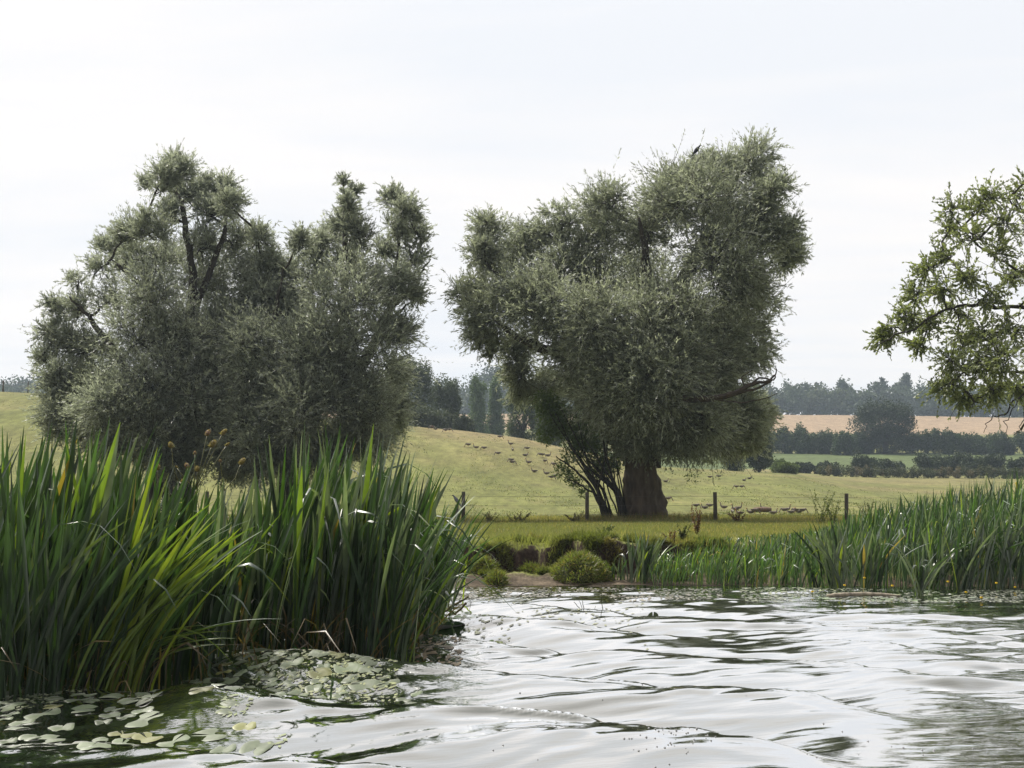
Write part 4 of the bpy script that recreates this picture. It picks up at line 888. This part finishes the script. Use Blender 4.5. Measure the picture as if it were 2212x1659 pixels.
# ---------------------------------------------------------------- teasels and thistles behind the left reeds
def teasel(base, heads, label, D=12.2):
    b = P(base[0], base[1], D); g = float(zt(b[0], D)); O_ = np.array((b[0], D, max(g, 0)))
    root = thing('teasel', O_, label, 'teasel', 'teasels above the left reeds')
    mb = MB(); J = b-O_
    tube(mb, [(J[0], 0, 0), (J[0]*.9, 0, J[2]*.6), tuple(J)], (.008, .007, .006), 6, (.14, .15, .06))
    for (x, y, s, pink) in heads:
        h = P(x, y+13*s, D+R.uniform(-.1, .1))-O_; m_ = (J+h)/2; m_[0] += R.uniform(-.02, .03)
        tube(mb, [J, m_, h-(h-J)*.12, h], (.005, .004, .004, .004), 5, (.18, .17, .08))
    mb.build('stem', M_reed, root)
    for (x, y, s, pink) in heads:
        h = P(x, y+13*s, D)-O_; d = nrm(np.array(((x-base[0])*.012, 0, 1.))); a_ = h; L_ = .062*s
        hb_ = MB(); t = np.linspace(0, 1, 9); pr = np.sin(np.clip(t*.93+.07, 0, 1)*math.pi)**.6*.020*s
        cols = np.array([(.24, .19, .12) if not (pink and .25 < q < .8) else (.28, .19, .24) for q in t])
        tube(hb_, a_+d*(t*L_)[:, None], pr, 10, cols, .15)
        n_ = 420; q = R.uniform(0, 1, n_); an = R.uniform(0, 6.28, n_); r_ = np.interp(q, t, pr)
        pp = a_+d*(q*L_)[:, None]+np.stack((np.cos(an), np.sin(an), 0*an), 1)*r_[:, None]
        leaves(hb_, pp, np.stack((np.cos(an), np.sin(an), .9+0*an), 1), .011*s, .003, np.where((R.random(n_) < (.5 if pink else .05))[:, None], (.32, .20, .30), (.27, .215, .13)))
        for k in range(7):
            an = k*.9; leaves(hb_, (a_+0*d)[None], np.array([[math.cos(an), math.sin(an), .7]]), .045*s, .004, (.3, .26, .13))
        hb_.build('seed_head', M_grass, root)
teasel((420, 1060), [(447, 929, 1, 1), (479, 926, 1.05, 0), (456, 951, 1.25, 0), (488, 955, .7, 0), (421, 975, .55, 1)], 'teasel with five heads, the tallest of the group, before the left willows')
teasel((385, 1040), [(370, 956, 1, 0), (395, 1035, 1.0, 0)], 'teasel with one high curved stalk left of the tallest one')
teasel((335, 1060), [(340, 1004, .95, 0), (326, 1014, .7, 0)], 'short teasel at the left of the group')
teasel((425, 1075), [(405, 1001, .9, 1), (426, 1008, .9, 0), (383, 1006, .45, 0)], 'low teasel with pinkish heads under the tallest one')
teasel((485, 1060), [(520, 990, 1.1, 0), (476, 993, .5, 1)], 'rightmost teasel leaning away from the group')
def weed(px, pyb, D, hpx, wpx, C, label, n_=500, leafs=.05, fl=None, name='weed', nst=7):
    g = float(zt(X_at(px, D), D)); O_ = np.array((X_at(px, D), D, g)); h = hpx/F*D; w = wpx/F*D
    root = thing(name, O_, label, 'weed'); mb = MB(); lf = MB()
    for k in range(nst):
        e = np.array((R.uniform(-.5, .5)*w, R.uniform(-.2, .2)*w, h*R.uniform(.65, 1.0))); st_ = np.array((R.normal()*w*.08, 0, 0))
        pts = wig(st_, e, 6, .06); tube(mb, pts, np.linspace(.006, .003, 6), 5, np.array(C)*.9)
        m_ = n_//nst; t = R.uniform(.15, 1, m_); p = np.stack([np.interp(t, np.linspace(0, 1, 6), pts[:, a]) for a in range(3)], 1)
        leaves(lf, p, R.normal(size=(m_, 3))+np.array((0, 0, .4)), leafs*R.uniform(.4, 1.2, m_)*(1.2-t*.7), leafs*.3, np.array(C)*R.uniform(.7, 1.3, (m_, 1)))
        if fl is not None: leaves(lf, pts[-1]+R.normal(size=(26, 3))*.02, R.normal(size=(26, 3))+np.array((0, 0, 1)), .03, .012, fl)
    mb.build('stems', M_grass, root); lf.build('leaves', M_grass, root)
weed(345, 0, 13.2, 330, 180, (.16, .16, .09), 'pale seeding thistle thicket below the teasels on the left', 2600, .05, (.5, .44, .36), 'thistle', 22)
weed(440, 0, 13.4, 300, 150, (.15, .17, .08), 'grey-green thistle thicket right of the pale seeding one', 2200, .05, (.45, .38, .32), 'thistle', 18)
weed(40, 0, 13.0, 300, 120, (.22, .13, .07), 'rusty dock stand behind the reeds at the left edge', 1500, .05, None, 'dock', 12)
for px, D, h, w, C, lb in ((1770, 40, 78, 60, (.11, .13, .05), 'tall leafy green weed left of the rightmost post'), (1795, 41, 60, 50, (.12, .14, .05), 'green weed touching the rightmost post'), (1870, 42, 55, 60, (.13, .14, .06), 'weed right of the rightmost post before the tall reeds'),
        (1502, 27, 70, 34, (.16, .09, .05), 'rusty upright dock on the bank right of the iris clump'), (1470, 23.5, 50, 50, (.09, .10, .04), 'dark dock clump on the edge of the bank'), (1448, 23.2, 34, 44, (.15, .09, .06), 'brown dead dock by the soil face'),
        (1240, 46, 24, 60, (.17, .14, .08), 'low brownish weeds left of the basal stems of the willow'), (1120, 47, 26, 60, (.18, .15, .08), 'low seeding grass weeds near the second fence post'), (1060, 47, 26, 46, (.17, .14, .07), 'low brown weed right of the first fence post'),
        (1590, 45, 24, 50, (.17, .10, .06), 'low rusty weed right of the third post'), (1300, 23.6, 40, 60, (.11, .13, .05), 'rough weed on the bank rim above the mound')):
    weed(px, 0, D, h, w, C, lb, 420, .10 if D > 35 else .07, None, 'dock' if 'dock' in lb else 'weed', 8)
# long grass round the willow foot
mb = MB(); n_ = 2600; X = X_at(1395, 48.3)+R.uniform(-2.6, 2.6, n_); Y = 48.4+R.uniform(-.8, .9, n_)
Z = zt(X, Y); blades(mb, np.stack((X, Y, Z), 1), R.uniform(.12, .42, n_), R.normal(size=(n_, 2))*.3, R.uniform(.012, .025, n_), np.where((R.random(n_) < .6)[:, None], (.26, .19, .10), (.13, .16, .05))*R.uniform(.7, 1.3, (n_, 1)))
tag(mb.build('long_grass', M_grass), 'straw coloured long grass round the foot of the big willow', 'grass', kind='stuff')

# ---------------------------------------------------------------- fences
def post(mb, x, y, z0, z1, r, C=(.10, .085, .065), lean=0):
    tube(mb, [(x, y, z0), (x+lean*.5, y, (z0+z1)/2), (x+lean, y, z1)], (r, r*.97, r*.92), 9, C, .12)
R = np.random.default_rng(61)
FD = 47.5
pp = [(450, 0), (725, 0), (1001, 1062), (1267, 1063), (1543, 1063), (1824, 1066), (2110, 1066)]
b0 = np.array((X_at(1001, FD), FD, float(zt(X_at(1001, FD), FD))))
root = thing('wire_fence', b0, 'wire fence on wooden posts running along the meadow before the big willow', 'fence')
tops = []
for px, yt in pp:
    X = X_at(px, FD); g = float(zt(X, FD)); zt_ = P(px, yt, FD)[2] if yt else g+1.1; mb = MB(); post(mb, X, FD, g-.2, zt_, .075, lean=R.uniform(-.03, .03))
    mb.build('post', M_wood, root).location = tuple(-b0); tops.append((X, FD-.08, g, zt_))
for f_, nm in ((.86, 'wire'), (.55, 'wire'), (.25, 'wire')):
    mb = MB(); pts = []
    for a, b in zip(tops[:-1], tops[1:]):
        for q in np.linspace(0, 1, 7)[:-1]:
            za = a[2]+(a[3]-a[2])*f_; zb_ = b[2]+(b[3]-b[2])*f_; pts.append((a[0]*(1-q)+b[0]*q, FD-.08, za*(1-q)+zb_*q-.06*q*(1-q)))
    tube(mb, pts, .004, 4, (.12, .11, .10)); mb.build(nm, M_wire, root).location = tuple(-b0)
X = X_at(987.5, FD-.6); g = float(zt(X, FD-.6)); mb = MB(); post(mb, 0, 0, -.2, P(0, 1090, FD-.6)[2]-g, .07)
stump_top = P(0, 1090, FD-.6)[2]
o = mb.build('short_post', M_wood); o.location = (X, FD-.6, g); tag(o, 'short post beside the first fence post with a pigeon on top', 'post')
D2 = 139.5; rr = [(-60, 0), (3, 0), (57, 0), (77, 0), (160, 0)]
b0 = np.array((X_at(3, D2), D2, float(zt(X_at(3, D2), D2))))
root = thing('wire_fence', b0, 'far fence with thin posts on the hilltop at the left edge', 'fence'); tops = []
for px, _ in rr:
    X = X_at(px, D2); g = float(zt(X, D2)); mb = MB(); post(mb, X, D2, g-.2, g+1.25, .07 if px != 3 else .11); mb.build('post', M_wood, root).location = tuple(-b0); tops.append((X, g))
for f_ in (1.1, .7):
    mb = MB(); tube(mb, [(x, D2-.1, g+f_) for x, g in tops], .012, 4, (.12, .11, .1)); mb.build('wire', M_wire, root).location = tuple(-b0)

# ---------------------------------------------------------------- birds
def goose_mesh(pose):
    mb = MB()
    z = {'up': .34, 'graze': .34, 'rest': .15}[pose]
    body = [(-.42, z+.03), (-.34, z+.03), (-.22, z+.01), (-.08, z-.01), (.06, z), (.18, z+.04), (.25, z+.10)]
    rad = [.012, .05, .10, .135, .14, .115, .075]
    if pose == 'graze': nk = [(.31, z+.05), (.37, z-.06), (.42, z-.17), (.46, z-.25), (.50, z-.29), (.56, z-.31)]
    elif pose == 'rest': nk = [(.28, z+.16), (.29, z+.24), (.30, z+.31), (.33, z+.345), (.38, z+.33), (.43, z+.31)]
    else: nk = [(.28, z+.18), (.29, z+.28), (.30, z+.38), (.33, z+.43), (.38, z+.42), (.44, z+.40)]
    rn = [.05, .04, .037, .045, .036, .012]
    grey = (.16, .13, .105); lite = (.50, .46, .42); hd = (.15, .12, .10); org = (.55, .25, .08)
    cols = np.array([(.7, .68, .65), lite, grey, grey, grey, (.22, .18, .15), (.20, .165, .135)]+[hd]*4+[org]*2)
    p = np.array([(x, 0, zz_) for x, zz_ in body+nk]); tube(mb, p, rad+rn, 12, cols, 0, sq=.95)
    for s in (-1, 1):                                     # folded wings
        w = np.array([(-.40, s*.04, z+.07), (-.25, s*.10, z+.06), (-.05, s*.135, z+.04), (.12, s*.11, z+.06)])
        tube(mb, w, (.012, .045, .06, .03), 8, (.11, .09, .075), sq=.5)
        if pose != 'rest':
            tube(mb, [(0, s*.05, z-.08), (.01, s*.05, .02), (.05, s*.05, .008)], (.014, .01, .012), 6, org)
    return mb
gm = {}
for k in ('up', 'graze', 'rest'):
    o = goose_mesh(k).build('goose', M_feather, None, True); gm[k] = o
used = set()
def goose(px, py, pose, yaw, label, group='geese grazing on the meadow slope', s=1.05):
    src = gm[pose]
    if pose in used: o = src.copy(); COL.objects.link(o)
    else: o = src; used.add(pose)
    g = G(px, py, 60, 260); o.location = tuple(g); o.rotation_euler = (0, 0, math.radians(yaw)); o.scale = (s,)*3
    tag(o, label, 'goose', group)
ga = 'geese grazing on the hill slope'
A = [(440, 155, 'graze', 180, 'goose at the upper left end of the flock, just below the brow'), (475, 160, 'rest', 200, 'goose resting beside the uppermost left one on the brow'), (575, 185, 'graze', 160, 'goose grazing on the brow, third from the upper left'), (612, 180, 'graze', 10, 'goose with head down on the brow, fourth from the upper left'),
     (795, 330, 'graze', 200, 'goose leading the string of three on the dry slope'), (872, 358, 'up', 180, 'goose with raised head in the middle of the string of three'), (950, 362, 'graze', 190, 'last goose of the string of three on the dry slope'), (1085, 415, 'graze', 170, 'goose grazing alone right below the string of three'),
     (1210, 322, 'up', 170, 'goose standing upright highest in the middle of the slope'), (1105, 250, 'graze', 0, 'small looking goose near the skyline in the middle'), (1230, 365, 'rest', 90, 'goose seen from behind just below the upright one'), (1215, 480, 'graze', 200, 'upper goose of the overlapping pair mid slope'),
     (1228, 502, 'graze', 10, 'lower goose of the overlapping pair mid slope'), (1385, 505, 'up', 180, 'goose walking left with stretched neck right of the overlapping pair'), (1355, 418, 'rest', 0, 'goose resting above the walking one'), (1370, 365, 'graze', 190, 'pale goose grazing above the resting one'),
     (1500, 425, 'graze', 180, 'left goose of a close trio by the willow twigs'), (1522, 428, 'graze', 30, 'middle goose of a close trio by the willow twigs'), (1577, 420, 'rest', 0, 'right goose of a close trio by the willow twigs'), (1545, 490, 'graze', 45, 'goose tipping forward below the close trio'),
     (1630, 520, 'graze', 180, 'goose grazing just left of the willow twigs'), (1440, 575, 'rest', 180, 'goose lying low on the green slope'), (1560, 615, 'up', 180, 'goose with its neck raised in the lowest cluster'), (1610, 650, 'graze', 20, 'lowest goose in the overlapping cluster'), (1640, 620, 'rest', 0, 'goose at the right of the overlapping cluster'),
     (1830, 700, 'rest', 160, 'goose beside the basal stems of the willow'), (1887, 716, 'rest', 200, 'goose half hidden by the basal stems, lowest'), (1850, 490, 'graze', 180, 'goose seen through the upper willow stems'), (1790, 655, 'graze', 20, 'goose just left of the lower willow stems')]
for cx_, cy_, pose, yaw, lb in A:
    goose((1450+cx_/2.602)*.57604, (1550+cy_/2.602)*.57604, pose, yaw, lb, ga, .76)
gb = 'geese on the flat right of the big willow'
B = [(500, 200, 'rest', 0, 'goose near the brow just right of the willow trunk'), (1065, 160, 'graze', 0, 'goose below the hanging willow leaves'), (1175, 150, 'graze', 180, 'dark goose beneath the hanging willow leaves, right of another'), (1500, 185, 'rest', 30, 'goose sitting high on the slope right of the willow'), (1570, 160, 'rest', 0, 'highest goose on the slope right of the willow'),
     (1400, 285, 'graze', 180, 'left goose of the pair mid slope above the third post'), (1470, 285, 'graze', 10, 'right goose of the pair mid slope above the third post'), (535, 442, 'graze', 0, 'goose just right of the willow trunk foot'), (890, 536, 'graze', 10, 'goose left of the third post, first of its row'),
     (995, 538, 'rest', 180, 'goose left of the third post, second of its row'), (1060, 535, 'graze', 180, 'goose close against the left of the third post'), (1240, 560, 'up', 170, 'goose standing tall right of the third post'), (1350, 590, 'rest', 90, 'left goose of the trio right of the tall one'), (1392, 586, 'up', 180, 'middle goose of the trio with raised neck'),
     (1428, 570, 'up', 0, 'right goose of the trio with raised neck'), (1445, 612, 'rest', 180, 'goose lying in front of the trio'), (1580, 600, 'rest', 180, 'goose sitting left of the log in the meadow'), (1635, 602, 'graze', 0, 'goose touching the left end of the meadow log'), (1752, 575, 'up', 180, 'goose looking out from behind the meadow log'),
     (1875, 608, 'rest', 0, 'pale goose sitting right of the meadow log'), (2010, 595, 'graze', 180, 'goose in the right row, head down, left'), (2045, 590, 'up', 0, 'goose in the right row with its head up'), (2105, 598, 'rest', 0, 'goose sitting in the right row'), (2150, 598, 'graze', 180, 'goose grazing in the right row'), (2195, 592, 'rest', 180, 'rightmost goose but one of the right row'), (2250, 598, 'graze', 0, 'rightmost goose of the right row')]
for cx_, cy_, pose, yaw, lb in B:
    goose((2350+cx_/3.403)*.57604, (1750+cy_/3.403)*.57604, pose, yaw, lb, gb, .68)
g = G(1647, 1106, 60, 260); mb = MB(); tube(mb, [(-.55, 0, .14), (-.3, .02, .16), (.3, 0, .15), (.55, 0, .14)], (.13, .15, .15, .13), 12, (.17, .11, .075), .2)
o = mb.build('log', M_wood, None, True); o.location = tuple(g); tag(o, 'short brown log lying in the meadow among the geese', 'log')

def perched(name, C, Ch, s, label, cat, loc, yaw, upright=.9):
    mb = MB(); cu, su = math.cos(upright), math.sin(upright)
    ax = [(-.55, .012), (-.45, .035), (-.32, .045), (-.2, .08), (-.05, .12), (.1, .125), (.22, .09), (.30, .052), (.37, .055), (.43, .042)]
    p = [(a*cu, 0, .12+(a+.2)*su) for a, _ in ax]; r = [b for _, b in ax]
    p += [(p[-1][0]+.05, 0, p[-1][2]+.0), (p[-1][0]+.12, 0, p[-1][2]-.03)]; r += [.022, .004]
    cols = np.array([C]*7+[Ch]*3+[(.02, .02, .02)]*2); tube(mb, p, r, 12, cols)
    for q in (-1, 1):
        w = [(-.36*cu, q*.02, .12+(-.16)*su), (-.1*cu, q*.075, .12+.1*su), (.12*cu, q*.085, .12+.3*su), (.2*cu, q*.06, .12+.4*su)]
        tube(mb, w, (.01, .05, .05, .02), 8, np.array(C)*.85, sq=.5); tube(mb, [(.0, q*.04, .0), (.0, q*.04, .1)], .01, 5, (.08, .05, .04))
    o = mb.build(name, M_feather, None, True); o.location = tuple(loc); o.rotation_euler = (0, 0, yaw); o.scale = (s,)*3
    return tag(o, label, cat)
cp = P(1504, 334, 49.3)
perched('crow', (.015, .016, .022), (.012, .012, .016), .62, 'black crow perched on the very top of the big willow', 'crow', cp, .2)
perched('pigeon', (.16, .17, .20), (.12, .13, .16), .55, 'grey pigeon perched on the short fence post', 'pigeon', (X, 0, 0), 2.8)
bpy.data.objects['pigeon'].location = (X_at(987.5, FD-.6), FD-.6, stump_top)

# ---------------------------------------------------------------- haze
m, t, o_ = newmat('haze')
pv = nd(t, 'ShaderNodeVolumePrincipled'); pv.inputs['Density'].default_value = .00036; pv.inputs['Color'].default_value = (.72, .86, 1.0, 1); pv.inputs['Anisotropy'].default_value = .2
t.links.new(pv.outputs[0], o_.inputs['Volume'])
x0, x1, y0, y1, z0, z1 = -2400, 2400, -70, 4600, -6, 75
V = [(x, y, z) for z in (z0, z1) for y in (y0, y1) for x in (x0, x1)]
Q = [(0, 2, 3, 1), (4, 5, 7, 6), (0, 1, 5, 4), (2, 6, 7, 3), (0, 4, 6, 2), (1, 3, 7, 5)]
tag(mesh_obj('haze', V, Q, m), 'thin pale haze over the far fields and wood', 'haze', kind='stuff')
